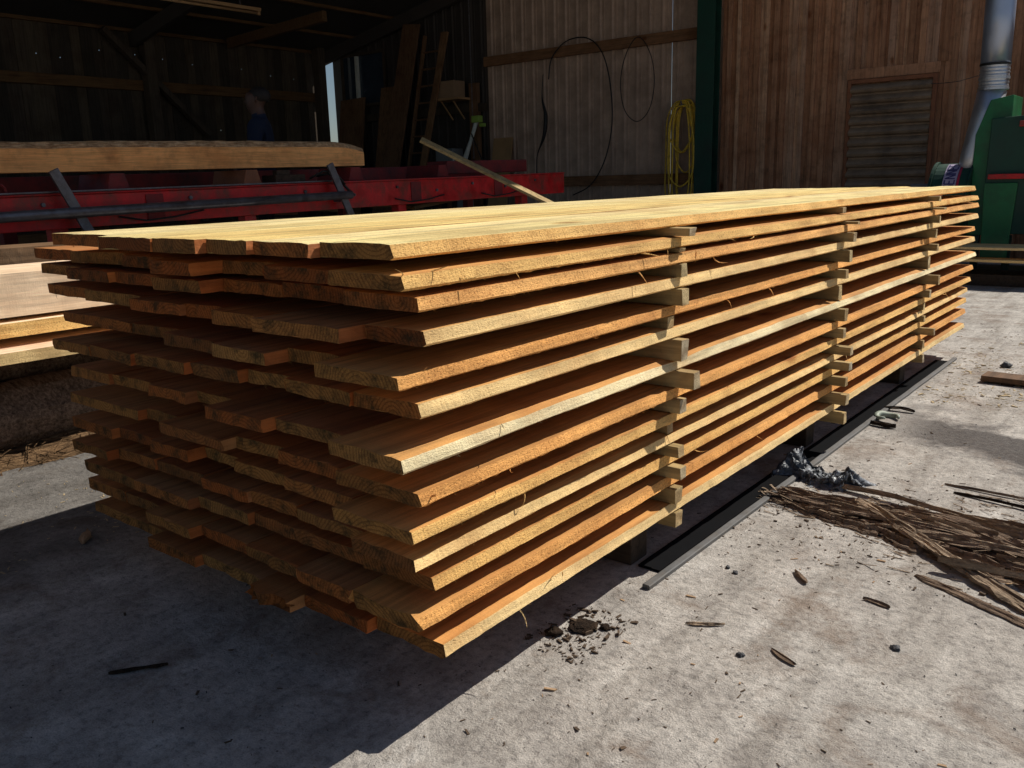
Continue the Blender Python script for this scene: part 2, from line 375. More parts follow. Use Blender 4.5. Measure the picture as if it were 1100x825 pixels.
def sweep_board(x0,x1,y0,y1,z0,t,seg,nx,seed,rough_end=.004,rag=0.0,jag=0,wane=0,chip=0,bow=.003,tilt=0,edge_out=0):
    mb=MB(); 
    ys=[0,.006,.02,.05]
    L=y1-y0
    k=seg
    ys+= [ .05+(L-.1)*(i+1)/k for i in range(k)] + [L-.02,L]
    ny=len(ys)
    xs=[i/(nx-1) for i in range(nx)]
    gv=[]   # rows: top row nx, bottom row nx, plus side mid points -> closed loop order
    loop_len=2*nx+2
    for j,yy in enumerate(ys):
        row=[]
        wob=bow*fbm(seed*3.1,yy*.5)*2
        sag=.0
        for side in (0,1):
            rng=range(nx) if side==0 else range(nx-1,-1,-1)
            for i in rng:
                x=x0+(x1-x0)*xs[i]+wob
                top=side==0
                z=z0+(t if top else 0)
                z+=.0016*n3(x*9,yy*2.3,seed+side*5)+tilt*(xs[i]-.5)
                if i==nx-1:
                    x+=.0035*fbm(yy*9,seed,side*3.3)
                    if not top and rag: 
                        z-=rag*max(0,fbm(yy*34,seed*1.7,2,6))*.75; x+=rag*.4*fbm(yy*60,seed,0,5)
                    if top: 
                        z-=.0018; 
                        if wane: z-=wane*max(0,.35+fbm(yy*1.6,seed*2.2)); x-=wane*.4*max(0,.3+fbm(yy*1.6,seed*2.2))
                if i==0: x-=.002*n3(yy*7,seed)
                y=y0+yy
                if j<=1:
                    y+=rough_end*fbm(x*28,z*60,seed)*(1 if j==0 else .6)
                    if jag: y+=jag*abs(fbm(x*26,seed*2,z*4))*2.2*(1 if j==0 else .96)
                    if j==0 and chip: z+= (-1 if top else 1)*chip*max(0,fbm(x*12,seed*5,side))
                if j>=ny-2: y+=rough_end*fbm(x*28,z*60,seed+9)
                row.append(Vector((x,y,z)))
            # mid point on the side
            if side==0:
                q=Vector((x1+wob+edge_out+.0022*fbm(yy*15,seed+4),y0+yy+(rough_end*fbm(x1*28,0,seed) if j<=1 else 0),z0+t*(.5 if edge_out==0 else .16))); 
                if jag and j<=1: q.y+=jag*.6
                if wane: q.x-=wane*.05
                row.append(q)
            else:
                q=Vector((x0+wob,y0+yy,z0+t*.5)); 
                row.append(q)
        gv.append(row)
    mb.v=[p for r_ in gv for p in r_]
    n=loop_len
    for j in range(ny-1):
        for i in range(n):
            i2=(i+1)%n
            # material: faces touching the right mid point (index nx) are the lit edge; others face
            mb.mat = 2 if i in (nx-1,nx) else 0
            mb._faces(0,[(j*n+i,j*n+i2,(j+1)*n+i2,(j+1)*n+i)],.5)
    # caps
    mb.mat=1
    for j in (0,ny-1):
        o=j*n
        for i in range(nx-1):
            mb._faces(0,[(o+i,o+i+1,o+n-2-i-1,o+n-2-i)],.5)
        mb._faces(0,[(o+nx-1,o+nx,o+nx+1)],.5); mb._faces(0,[(o+0,o+n-2,o+n-1)],.5)
    mb.mat=2
    return mb
def curl(mb,p,size,seed):
    """a torn fibre hanging off a sawn edge"""
    rs=random.Random(seed); pts=[]; d=Vector((rs.uniform(.2,1),rs.uniform(-1,1),rs.uniform(-1.2,.3))).normalized()
    q=Vector(p); tw=Vector((rs.uniform(-1,1),rs.uniform(-1,1),rs.uniform(-1,1)))
    for i in range(5):
        pts.append(q.copy()); q=q+d*size/4; d=(d+tw*.45).normalized()
    mb.tube(pts,[size*.045,size*.04,size*.03,size*.02,size*.006],4,.5)
EDGE=['edge_a','edge_a','edge_b','edge_c','edge_b','edge_c','edge_d','edge_b','edge_a','edge_c','edge_a','edge_b','edge_c']
EDGE_WORD=['yellow','fuzzy yellow','orange','pale','rough orange','pale','whitish','torn orange','straw coloured','greyish','golden','orange','pale']
RAG=[.0015,.004,.003,.001,.004,.001,.001,.006,.003,.001,.001,.0015,.001]
stack_rng=random.Random(11)
for i,lay in enumerate(LAY):
    nb=len(lay)-1
    for k in range(nb):
        (xa,ya),(xb,yb)=lay[k],lay[k+1]
        last=(k==nb-1)
        y0=(ya+yb)/2+stack_rng.uniform(-.045,.04)*(.2 if i==0 or k==0 else 1)
        if last: y0=yb+.0
        y1=5.094+(YF[i] if last else stack_rng.uniform(-.07,.05))
        gap=stack_rng.uniform(.001,.006)
        jag=0
        if i==12 and k==3: jag=.06; y0-=.04
        if i==11 and k==nb-1: jag=.02
        if i==12 and k==1: y0-=.03
        seed=i*10+k+.37
        th=T+stack_rng.uniform(-.002,.002)
        mb=sweep_board(xa+gap,xb-(0 if last else gap*.4),y0,y1,Z[i],th,420 if last else (60 if i==0 else 22),9,seed,
                       rough_end=.006,rag=RAG[i] if last else .002,jag=jag,wane=(.008 if (last and i in (6,9)) else 0),chip=.004,
                       tilt=stack_rng.uniform(-.003,.003) if not last else 0,edge_out=.0075 if last else 0)
        if last:
            for q in range(150 if RAG[i]>=.0028 else 36):
                yy=y0+ (y1-y0)*random.random()**1.5
                curl(mb,(xb+.001,yy,Z[i]+random.choice((.001,.001,.03,.015))),U(.003,.011) if random.random()<.975 else U(.025,.055),random.random())
        else:
            mb.mat=1
            for q in range(3):
                curl(mb,(U(xa,xb),y0,Z[i]+random.choice((0,.03))),U(.006,.02),random.random())
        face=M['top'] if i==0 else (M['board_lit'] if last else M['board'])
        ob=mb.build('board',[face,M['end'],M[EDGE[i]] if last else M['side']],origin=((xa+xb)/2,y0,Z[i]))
        if last: lab=f"{EDGE_WORD[i]} edged sawn board on the sunlit edge of the {ORD[i]} layer down"
        elif k==0: lab=f"sawn board on the shaded left edge of the {ORD[i]} layer down"
        else: lab=f"{ORD[nb-1-k]} sawn board from the sunlit edge in the {ORD[i]} layer down"
        if i==12 and k==3: lab="splintered jagged-ended sawn board in the bottom layer of the stack"
        tag(ob,lab,'board','sawn boards of the big stack')

# spacers
TIP=[.048,.022,.030,.038,-.004,.034,.072,.034,-.006,.036,.038,.024,.022]
ROW=['row nearest the camera','middle row','far row']
srng=random.Random(5)
for r_ in range(3):
    for i in range(13):
        z1=Z[i]-.0005
        z0=(Z[i+1]+T+.0012) if i<12 else .132
        yc=STY[r_]+srng.uniform(-.015,.015)
        w=srng.uniform(.032,.046)
        xt=TIP[i]+.0 if r_==0 else srng.uniform(.004,.075)
        a=srng.uniform(-.006,.006)
        zz0=z0; zz1=z1
        if z1-z0>.05 and srng.random()<.5: pass
        mb=MB(); xl=-1.60+srng.uniform(-.05,.03)
        nseg=14
        pts=[]
        for q in range(nseg+1):
            f=q/nseg; x=xl+(xt-xl)*f
            yo=yc+a*f+.0012*n3(x*8,r_,i)
            for (dy,z) in ((-w/2,zz0),(w/2,zz0),(w/2,zz1),(-w/2,zz1)):
                e=0 if q<nseg else srng.uniform(-.0025,.0025)
                pts.append((x+e,yo+dy+.001*n3(x*20,dy*50,i),z+ (0 if q<nseg else srng.uniform(-.0015,.0008))))
        F=[]
        for q in range(nseg):
            for s_ in range(4):
                F.append((q*4+s_,q*4+(s_+1)%4,(q+1)*4+(s_+1)%4,(q+1)*4+s_))
        mb.poly(pts,F,.5); mb.mat=1
        mb._faces(0,[(0,1,2,3)],.5); mb._faces(0,[(nseg*4+3,nseg*4+2,nseg*4+1,nseg*4)],.5)
        ob=mb.build('spacer_stick',[M['stick'],M['stick_end']],origin=((xl+xt)/2,yc,z0),bevel=.0012)
        where = f"wooden spacer stick under the {ORD[i]} layer of boards, {ROW[r_]}" if i<12 else f"wooden spacer stick beneath the bottom layer of boards, {ROW[r_]}"
        tag(ob,where,'spacer','spacer sticks between the board layers')
for r_ in range(3):
    mb=MB(); y=STY[r_]+(-.03 if r_==0 else .02)
    mb.box(-1.58,-.095+.005*r_,y-.05,y+.05,.001,.130,tint=.5)
    ob=mb.build('bearer',M['bearer'],origin=(-.8,y,0),bevel=.004)
    tag(ob,f"dark square bearer on the concrete under the stack, {['nearest the camera','middle one','farthest one'][r_]}",'bearer','bearers under the stack')
# grey rail along the foot of the stack
mb=MB(); pts=[]; F=[]
NN=60
prof=[(-.013,.001),(.011,.001),(.012,.012),(.009,.015),(-.009,.015),(-.013,.013)]
for q in range(NN+1):
    y=.90+3.9*q/NN; xo=.020+.004*math.sin(y*1.1)+.002*n3(y*5,1)
    for (dx,z) in prof: pts.append((xo+dx,y,z+(.0012*n3(y*11,dx*40) if z>.01 else 0)))
n=len(prof)
for q in range(NN):
    for s_ in range(n): F.append((q*n+s_,q*n+(s_+1)%n,(q+1)*n+(s_+1)%n,(q+1)*n+s_))
F.append(tuple(range(n-1,-1,-1))); F.append(tuple(NN*n+k for k in range(n)))
mb.poly(pts,F,.5)
rl=mb
tag(mb.build('ground_rail',M['rail'],origin=(0,.9,0)),'long thin grey rail lying on concrete along the foot of the stack','rail')

mb=MB(); mb.box(-.075,.0015,1.02,4.70,.001,.008,tint=.5)  # thin black strip added to carry the stack's shadow out to the rail
tag(mb.build('shadow_filler',M['shade_fill'],origin=(0,.93,0)),'flat black painted-shadow runner board lying between the bearers and the grey rail','filler')
# ------------------------------------------------------------------ debris on the yard
def ribbon(name,path,width,thick,mat,seed,arch=.35,parent=None,nx=9,step=.012,ridge=.35,edge=.5):
    """fibrous strip of bark: path of (x,y,z); width may taper via list"""
    P=[Vector(p) for p in path]
    seglen=[(P[i+1]-P[i]).length for i in range(len(P)-1)]; L=sum(seglen)
    n=max(8,int(L/step)); pts=[]; 
    def at(s):
        for i,l in enumerate(seglen):
            if s<=l or i==len(seglen)-1: return P[i].lerp(P[i+1],min(1,s/l)), (P[i+1]-P[i]).normalized()
            s-=l
    for j in range(n+1):
        f=j/n; p,d=at(L*f)
        p2,_=at(max(0,L*f-.04)); p3,_=at(min(L,L*f+.04)); p=(p+p2+p3)/3
        side=Vector((d.y,-d.x,0)).normalized()
        wi=width if not hasattr(width,'__len__') else width[0]+(width[1]-width[0])*f
        wi*= (1+edge*.35*fbm(f*L*7,seed)); 
        endt=min(1,f*L/.05,(1-f)*L/.05); wi*= .35+.65*endt**.6
        for layer in (0,1):
            for i in range(nx):
                u=i/(nx-1)*2-1
                off=side*(u*wi/2)*(1+.25*edge*fbm(f*L*13,seed+u*3))
                hz=arch*wi*(1-u*u)*.5
                rg=ridge*thick*fbm(u*4.2*max(1,wi*14),f*L*2.5,seed)*1.6
                z=p.z+hz+(thick*(.75+.25*fbm(f*L*9,u*3,seed))+rg if layer==0 else 0)
                if abs(u)>.99: z=p.z+hz+ (thick*.35 if layer==0 else 0)
                q=p+off; pts.append(Vector((q.x+.004*fbm(f*L*20,u*5,seed),q.y,max(z,.0008 if layer else .002))))
    F=[]; w2=2*nx
    for j in range(n):
        for i in range(nx-1):
            a=j*w2+i; F.append((a,a+1,a+w2+1,a+w2)); a+=nx; F.append((a,a+w2,a+w2+1,a+1))
        a=j*w2; F.append((a,a+w2,a+w2+nx,a+nx)); a=j*w2+nx-1; F.append((a,a+nx,a+w2+nx,a+w2))
    for j in (0,n):
        for i in range(nx-1): a=j*w2+i; F.append((a,a+nx,a+nx+1,a+1))
    mb=MB(); 
    d=(P[-1]-P[0]); ang=math.atan2(d.y,d.x); o=P[0].copy(); o.z=0
    Rm=Matrix.Rotation(-ang,4,'Z')
    mb.poly([Rm@(q-o) for q in pts],F,.5)
    ob=mb.build(name,mat,parent); ob.location=o; ob.rotation_euler=(0,0,ang)
    return ob
def fan(name,A0,A1,B0,B1,mat,seed,th=.02,nu=90,nw=46,base=0.0):
    """flat ragged bark slab: A0->A1 one long edge, B0->B1 the other"""
    A0,A1,B0,B1=[Vector(q) for q in (A0,A1,B0,B1)]
    mb=MB(); P=[]; F=[]
    for j in range(nu+1):
        f=j/nu
        a=A0.lerp(A1,f); b_=B0.lerp(B1,f)
        a=a+(a-b_)*.10*fbm(f*9,seed); b_=b_+(b_-a)*.10*fbm(f*11,seed+3)
        for i in range(nw+1):
            g_=i/nw; q=a.lerp(b_,g_)
            rim=min(1,g_*9,(1-g_)*9,f*14,(1-f)*14+.1)
            rid=fbm(f*2.4,g_*26,seed,5)
            fine=fbm(f*12,g_*80,seed+1,3)
            q.x+=.03*fbm(g_*12,seed+f*2)*(1 if f<.03 else .2)
            h=base+(th*(.5+.85*rid+.35*fine))*rim**.6
            P.append((q.x,q.y,max(.001,h)))
    w=nw+1
    for j in range(nu):
        for i in range(nw):
            if fbm(j*.10,i*.33,seed+7)<-.52: continue
            a=j*w+i; F.append((a,a+1,a+w+1,a+w))
    mb.poly(P,F,.5)
    return mb.build(name,mat,origin=(A0.x,A0.y,0))
tag(fan('bark_slab',(-.03,1.93,0),(1.25,2.02,0),(0.0,1.78,0),(1.15,1.46,0),M['bark'],3.3,.026,150,90),
    'wide sheet of torn brown bark spreading out beside the stack','bark')
strips=[
 ('bark_strip',[(.30,1.93,.022),(.40,1.83,.034),(.60,1.66,.024),(.80,1.50,.012),(.98,1.36,.004)],(.035,.08),.006,'bark2','long light brown bark strip slanting down across the bark sheet'),
 ('bark_strip',[(.17,2.06,.006),(.40,2.03,.02),(.75,1.93,.02),(1.3,1.76,.02)],(.02,.06),.010,'bark2','long straight bark strip along the far edge of the bark sheet'),
 ('bark_strip',[(.66,1.52,.03),(.80,1.53,.03),(1.1,1.58,.03)],(.02,.04),.012,'bark2','pale split strip poking right from the bark sheet'),
 ('bark_strip',[(.55,2.25,.001),(.72,2.22,.008),(1.05,2.16,.004)],(.010,.03),.004,'barkdark','thin dark strip lying behind the bark sheet, nearest to it'),
 ('bark_strip',[(.50,2.33,.001),(.70,2.31,.006),(1.0,2.30,.004)],(.008,.02),.004,'bark','thin brown strip lying behind the bark sheet, farthest from it'),
 ('bark_strip',[(.62,1.45,.001),(.82,1.36,.004),(1.05,1.25,.003)],(.03,.035),.003,'bark','short brown strip at the front right corner of the bark sheet'),
]
for k,(nm,path,w,th,mt,lab) in enumerate(strips):
    tag(ribbon(nm,path,w,th,M[mt],k*3.7+1.1,arch=.08,nx=15,edge=1.3,ridge=1.1,step=.007),lab,'bark strip')
# loose ends around the bark
mb=MB()
for k in range(520):
    f=random.random(); x=U(-.02,1.2); yc=1.83+.02*x; y=yc+random.gauss(0,.07+.16*x)
    if y<1.25: continue
    a=random.gauss(-.15,.28); l=U(.006,.07)*(2 if random.random()<.08 else 1)
    h=U(.006,.030) if abs(y-yc)<.07+.16*x else .003
    c_=Vector((x,y,h)); d=Vector((math.cos(a),math.sin(a),random.gauss(0,.12)))*l/2
    mb.beam(c_-d,c_+d,U(.001,.004)*(3 if random.random()<.15 else 1),U(.001,.003),w2=U(.0005,.006),h2=.001)
tag(mb.build('bark_fibres',M['bark2'],origin=(.5,1.8,0)),'loose bark fibres scattered over the bark sheet','fibres',kind='stuff')

for k in range(22):
    x0=U(.0,.85); v0=U(-.8,.8); yc=1.84+.0*x0; y0_=yc+v0*(.06+.20*x0); l=U(.18,.50); a=-.12-v0*.22+U(-.12,.12)
    pth=[(x0+l*t_*math.cos(a),y0_+l*t_*math.sin(a)+.012*math.sin(t_*5+k),.016+.010*math.sin(t_*3.1)+U(0,.006)) for t_ in (0,.35,.7,1)]
    tag(ribbon('torn_bark',pth,(U(.012,.03),U(.02,.055)),U(.003,.006),M[random.choice(('bark','bark2','bark2'))],k*5.3+90,arch=.12,nx=11,edge=1.5,ridge=1.4,step=.008),
        'torn flat strip of fibrous bark lying on the bark sheet','bark strip','torn bark strips on the bark sheet')
# crumpled plastic bag
mb=MB(); P=[];F=[]; nu,nw=64,44
for j in range(nu+1):
    for i in range(nw+1):
        u=j/nu; w=i/nw
        x=-.06+.34*u; y=2.12+.17*(w-.5)*(1.25-.6*u)+.03*math.sin(u*7)
        r1=abs(fbm(u*4.5,w*4,5.1)); r2=abs(fbm(u*11,w*9,2.2)); 
        env=max(0,min(1,u*8,(1-u)*6,w*5,(1-w)*5))
        hump=.055*math.exp(-((u-.10)/.13)**2-((w-.55)/.4)**2)+.035*math.exp(-((u-.80)/.09)**2-((w-.5)/.33)**2)+.02
        h=hump*env*(.75+.6*(1-2.2*r1))+.018*env*(1-3*r2)
        x+=.035*fbm(u*5,w*5,9); y+=.035*fbm(u*5,w*5,19)
        P.append((x,y,max(.001,h)))
for j in range(nu):
    for i in range(nw):
        a=j*(nw+1)+i; F.append((a,a+1,a+nw+2,a+nw+1))
mb.poly(P,F,.5)
tag(mb.build('plastic_bag',M['plastic'],origin=(0,2.1,0),smooth=True),'crumpled black plastic bag lying between the stack and the bark','plastic bag')

def lump(name,x,y,r,mat,lab,cat,seed,zs=.5):
    mb=MB(); P=[];F=[]; a,b_=40,24
    for j in range(b_+1):
        th=math.pi*j/b_
        for i in range(a):
            ph=2*math.pi*i/a; d=Vector((math.sin(th)*math.cos(ph),math.sin(th)*math.sin(ph),math.cos(th)))
            k=r*(1+.5*fbm(d.x*1.1+seed,d.y*1.1,d.z*1.1,6 if 'bark' in name else 2)); q=d*k
            P.append((q.x,q.y,max(-.0+r*zs*.8+q.z*zs,.001)))
    for j in range(b_):
        for i in range(a): F.append((j*a+i,j*a+(i+1)%a,(j+1)*a+(i+1)%a,(j+1)*a+i))
    mb.poly(P,F,.5); ob=mb.build(name,mat,smooth=True); ob.location=(x,y,0); tag(ob,lab,cat); return ob
lump('bark_clod',.0,.60,.034,M['barkdark'],'largest brown clod in the shadow edge by the near rail end','clod',1.2,.25)
lump('bark_clod',-.045,.53,.020,M['barkdark'],'second clod, just left of the largest one by the stack shadow','clod',4.2,.5)
lump('bark_clod',.05,.635,.013,M['barkdark'],'small dark clod right of the largest one by the near rail end','clod',6.2,.5)
lump('stone',.155,1.17,.007,M['stone'],'small black stone on concrete right of the near rail end','stone',2.2,.7)
lump('stone',.19,1.15,.008,M['stone'],'dark stone beside the smaller black one near the rail','stone',3.1,.6)
lump('stone',.70,.98,.011,M['stone'],'smooth black pebble alone on concrete at lower right','stone',8.1,.5)
lump('stone',.32,4.72,.03,M['stone'],'dark stone on the concrete beyond the far end of the stack','stone',9.1,.6)
lump('stone',.40,.72,.009,M['stone'],'tiny black pebble near the bottom edge of the yard','stone',9.9,.6)
scatter_later=[('bark_crumbs',260,(-.10,.10,.44,.72),.003,.022,'chipd','dark bark crumbs gathered around the clods at the shadow edge','crumbs'),
 ('bark_dust',700,(-.02,1.2,1.35,2.3),.003,.016,'chipd','bark dust and crumbs around the bark sheet','crumbs')]
# pale green scrap lying by the rail
mb=MB(); pts=[]
for k in range(15):
    a=k/14*math.pi*1.5; pts.append((.07+.05*math.cos(a),3.15+.045*math.sin(a),.014+.004*math.sin(a*3)))
mb.tube(pts,[.006+.010*math.sin(k/14*math.pi) for k in range(15)],8,.5)
tag(mb.build('hook_scrap',M['oddgreen'],origin=(.07,3.15,0),smooth=True),'curved pale green hook lying against the rail','hook')
ribbon_l=[([(-.01,3.32,.004),(.08,3.34,.02),(.16,3.33,.004)],.03,.012,'barkdark','short black scrap on concrete beyond the pale green hook'),
 ([(.02,3.02,.004),(.10,2.99,.01),(.16,3.01,.004)],.03,.012,'barkdark','short black scrap on concrete in front of the pale green hook'),
 ([(-.845,-.30,.002),(-.80,-.235,.004),(-.745,-.165,.003)],.018,.004,'barkdark','flat black splinter lying in the shadow of the stack'),
 ([(.325,1.275,.002),(.37,1.215,.010),(.40,1.19,.003)],.015,.006,'bark','curled bark flake on open concrete in front of the bark'),
 ([(.54,1.20,.002),(.60,1.205,.006),(.64,1.18,.002)],.018,.004,'bark','flat broken bark flake at the middle of the open concrete'),
 ([(.20,.78,.001),(.27,.80,.006),(.31,.85,.002)],.008,.004,'bark2','thin tan twig near the bottom of the picture'),
 ([(.44,.80,.001),(.50,.76,.008),(.54,.75,.002)],.013,.004,'bark','split brown chip near the bottom of the picture'),
 ([(-1.83,.14,.002),(-1.78,.11,.010),(-1.70,.06,.004)],.028,.010,'chip','orange wood offcut at the edge of the shadow by the stack'),
 ([(-1.98,.33,.002),(-1.95,.30,.006),(-1.91,.29,.004)],.02,.006,'chip','small orange chip on the grey ground left of the stack'),
]
for k,(path,w,th,mt,lab) in enumerate(ribbon_l):
    tag(ribbon('wood_flake',path,w,th,M[mt],k*2.9+40,arch=.10,nx=7,edge=1.7,ridge=.8,step=.006),lab,'flake')
# flat plank lying at right
mb=MB(); mb.box(-.02,1.3,-.075,.075,.012,.042,tint=.5)
ob=mb.build('loose_plank',M['offcut'],bevel=.002); ob.location=(.30,4.28,0); ob.rotation_euler=(0,0,R(-3))
tag(ob,'short grey-brown plank lying alone on the concrete at right','plank')
mb=MB(); mb.box(-.03,.03,-.09,.09,.0,.012,tint=.5); ob=mb.build('wood_block',M['barkdark']); ob.location=(.42,4.28,0.0); ob.rotation_euler=(0,0,R(-6))
tag(ob,'small dark packing piece under the loose plank at right','block')
# scattered chips, twigs, grit
def scatter(name,n,area,smin,smax,mat,lab,cat,flat=.3,dens=None):
    mb=MB()
    for k in range(n):
        for t_ in range(6):
            x=U(area[0],area[1]); y=U(area[2],area[3])
            if dens is None or dens(x,y)>random.random(): break
        a=U(0,6.28); l=U(smin,smax)*(random.random()**1.5+.35); w=l*U(.12,.55); h=max(.0012,l*U(.05,flat)*.5)
        Mx=Matrix.Translation((x,y,.001+h*.5))@Matrix.Rotation(a,4,'Z')@Matrix.Rotation(random.gauss(0,.15),4,'Y')
        b0=len(mb.v)
        P=[Vector(p) for p in ((-l/2,-w/2*U(.2,1),-h/2),(l/2,-w/2*U(.1,.8),-h/2),(l/2*U(.7,1),w/2,-h/2),(-l/2*U(.6,1),w/2*U(.4,1),-h/2))]
        top=[p+Vector((0,0,h)) for p in P]
        mb.v+=[Mx@p for p in P+top]; mb._faces(b0,[(0,3,2,1),(4,5,6,7),(0,1,5,4),(1,2,6,5),(2,3,7,6),(3,0,4,7)])
    o=mb.build(name,mat); tag(o,lab,cat,kind='stuff'); return o
patch=lambda x,y: max(0,.25+fbm(x*1.7,y*1.7,3.3))*1.4
scatter('wood_chips',350,(-.6,1.9,-.4,6.0),.006,.028,M['chip'],'orange wood chips strewn over the sunlit concrete','wood chips',dens=patch)
scatter('dark_litter',2600,(-1.6,2.2,-.8,7.5),.003,.020,M['chipd'],'dark bark crumbs and twigs strewn over the yard','litter',dens=patch)
scatter('grit',1800,(-1.0,2.0,-.7,6.0),.002,.007,M['stone'],'dark grit scattered over the concrete','grit',flat=.9)
scatter('sawdust',1500,(-3.2,-1.6,-.4,1.4),.005,.022,M['sawdust'],'pale sawdust and shavings on the ground left of the stack','sawdust',dens=patch)
scatter('shavings',500,(-.05,.75,3.6,5.6),.008,.035,M['sawdust'],'pale shavings near the far end of the stack','shavings',dens=patch)

for (nm,n_,ar,s0,s1,mt,lb_,ct) in scatter_later: scatter(nm,n_,ar,s0,s1,M[mt],lb_,ct,flat=.8)
# ------------------------------------------------------------------ timber pile at left (lit)
def lumber(name,x0,x1,y0,y1,z0,z1,mats,lab,cat,bev=.004,seed=1,group=None):
    mb=sweep_board(x0,x1,y0,y1,z0,z1-z0,60,7,seed,rough_end=.004,rag=.002,bow=.004)
    o=mb.build(name,mats,origin=((x0+x1)/2,y0,z0)); tag(o,lab,cat,group); return o
pm=[M['pale'],M['end'],M['pale']]
lumber('squared_timber',-3.22,-2.92,-1.6,3.2,.652,.845,pm,'thick squared timber on top of the sunlit pile at left','timber',seed=3)
lumber('squared_timber',-3.56,-3.24,-1.5,3.3,.652,.835,pm,'second squared timber on the left pile, behind the sunlit one','timber',seed=4)
lumber('board',-3.30,-2.89,-1.7,3.0,.567,.632,[M['pale'],M['end'],M['edge_a']],'thick yellow board directly under the squared timber at left','board',seed=5)
lumber('board',-3.62,-3.32,-1.7,3.0,.567,.625,[M['pale'],M['end'],M['edge_a']],'hidden rear board under the second squared timber at left','board',seed=5.5)
lumber('board',-3.18,-2.78,-1.8,2.9,.470,.522,[M['pale'],M['end'],M['edge_c']],'bright pale board at the bottom of the sunlit pile at left','board',seed=6)
lumber('board',-3.62,-3.20,-1.8,2.9,.470,.520,[M['pale'],M['end'],M['edge_c']],'rear pale board at the bottom of the left pile','board',seed=6.5)
for k,y in enumerate((-.9,1.0,2.5)):
    mb=MB(); mb.box(-3.6,-2.95,y-.04,y+.04,.525,.563,tint=.5); 
    tag(mb.build('spacer_stick',M['stick'],origin=(-3.3,y,.525)),f"wooden spacer between the boards of the left pile, {['out at the near end','in the middle','at the far end'][k]}",'spacer')
for k,(x,z,r) in enumerate(((-3.12,.17,.165),(-3.47,.16,.155),(-3.25,.385,.08))):
    mb=MB(); pts=[];rr=[]
    for j in range(60):
        y=-2+5.2*j/59; pts.append((x+.012*n3(y*2,k),y,z)); rr.append(r*(1+.05*fbm(y*4,k*3)))
    mb.tube(pts,rr,26,.5)
    for q,v_ in enumerate(mb.v):
        d=Vector((v_.x-x,0,v_.z-z)); d.normalize(); mb.v[q]=v_+d*.014*fbm(math.atan2(d.z,d.x)*2.3,v_.y*1.5,k)
    tag(mb.build('log',M['bark'],origin=(x,-2,z)),['thick dark barked log on the ground under the left pile, nearer the stack','thick dark barked log on the ground under the left pile, farther back','thin dark pole lying on the two logs under the left pile'][k],'log')
# bark debris beside the pile foot
mb=MB(); P=[];F=[]; nu,nw=70,40
for j in range(nu+1):
    for i in range(nw+1):
        y=-1.2+4.2*j/nu; w=i/nw; x=-3.35+.55*w+.05*fbm(y*3,w*2)
        h=.15*(1-w)**.8*(.8+.6*fbm(x*6,y*4))+.02*fbm(x*20,y*20,2); P.append((x,y,max(.0005,h*min(1,(1-w)*6))))
for j in range(nu):
    for i in range(nw): a=j*(nw+1)+i; F.append((a,a+1,a+nw+2,a+nw+1))
mb.poly(P,F,.5)
for k in range(700):
    x=U(-3.2,-2.78);y=U(-.6,1.8); h=.16*max(0,(-2.78-x)/.55)+.01
    a=U(0,6.28);d=Vector((math.cos(a),math.sin(a),U(-.4,.4)))*U(.02,.07)
    c_=Vector((x,y,h)); mb.beam(c_-d,c_+d,U(.002,.008),.002,w2=.001)
tag(mb.build('bark_litter',M['litter']),'heap of dark bark litter along the foot of the left pile','bark litter',kind='stuff')
# slab offcut behind pile
mb=MB()
ob=lumber('slab_offcut',-4.2,-3.9,.3,2.6,.80,.90,[M['offcut'],M['end'],M['offcut']],'rough brown slab lying behind the squared timber at left','slab',seed=8)
mb=MB(); mb.box(-4.2,-3.9,.6,.7,0.001,.795,tint=.4); mb.box(-4.2,-3.9,2.1,2.2,0.001,.795,tint=.4); mb.box(-4.15,-3.95,.7,2.1,.3,.38,tint=.4)
tag(mb.build('trestle',M['bearer']),'dark timber trestle under the rough brown slab at left','trestle')

# ------------------------------------------------------------------ saw bed (red) with pipe
saw=empty('sawmill_bed',(-5.1,1.3,0)); saw.rotation_euler=(R(.8),0,0)
tag(saw,'long red steel sawmill bed with a grey pipe, standing in the shed','sawmill')
def sp(f,name,mat,bev=.006,**k):
    mb=MB(); f(mb); return mb.build(name,mat,saw,bevel=bev,**k)
# local coords: y from -4 to 6.48
sp(lambda m:(m.box(-.14,0,-4,6.48,.93,1.16,tint=.5),m.box(-.15,.012,-4,6.48,1.161,1.175,tint=.5)),'main_beam',M['red'])
sp(lambda m:m.box(.001,.02,-3.9,2.95,1.178,1.19,tint=.5),'edge_strip',M['steel'],.002)
def rear(m):
    m.box(-.95,-.85,-4,6.2,1.10,1.30,tint=.5)
sp(rear,'rear_beam',M['darkred'])
for y in (-3.2,-1.6,.38,1.95,3.72,5.7):
    sp(lambda m:(m.box(-.12,-.02,y-.055,y+.055,.012,.928,tint=.5),m.box(-.17,.03,y-.1,y+.1,.002,.012,tint=.5)),'leg',M['red'],.003)
    sp(lambda m:m.box(-.94,-.86,y-.05,y+.05,.002,1.098,tint=.5),'leg',M['darkred'],.003)
    sp(lambda m:m.beam((-.14,y,.99),(-.85,y,1.14),.09,.07,tint=.5),'cross_member',M['darkred'],.003)
for y in (-2.4,-.5,.88,2.05,3.2,4.4):
    # bolster carrying the log
    sp(lambda m:m.prism([(y-.09,1.178),(y+.09,1.178),(y+.055,1.30),(y-.055,1.30)],-.55,-.08,'x',tint=.5),'bolster',M['darkred'] if y!=2.05 else M['rust'],.004)
sp(lambda m:m.tube([(.14,-3.9,1.015),(.14,2.93,1.055)],.036,18,.5),'pipe',M['steel'],0,smooth=True)
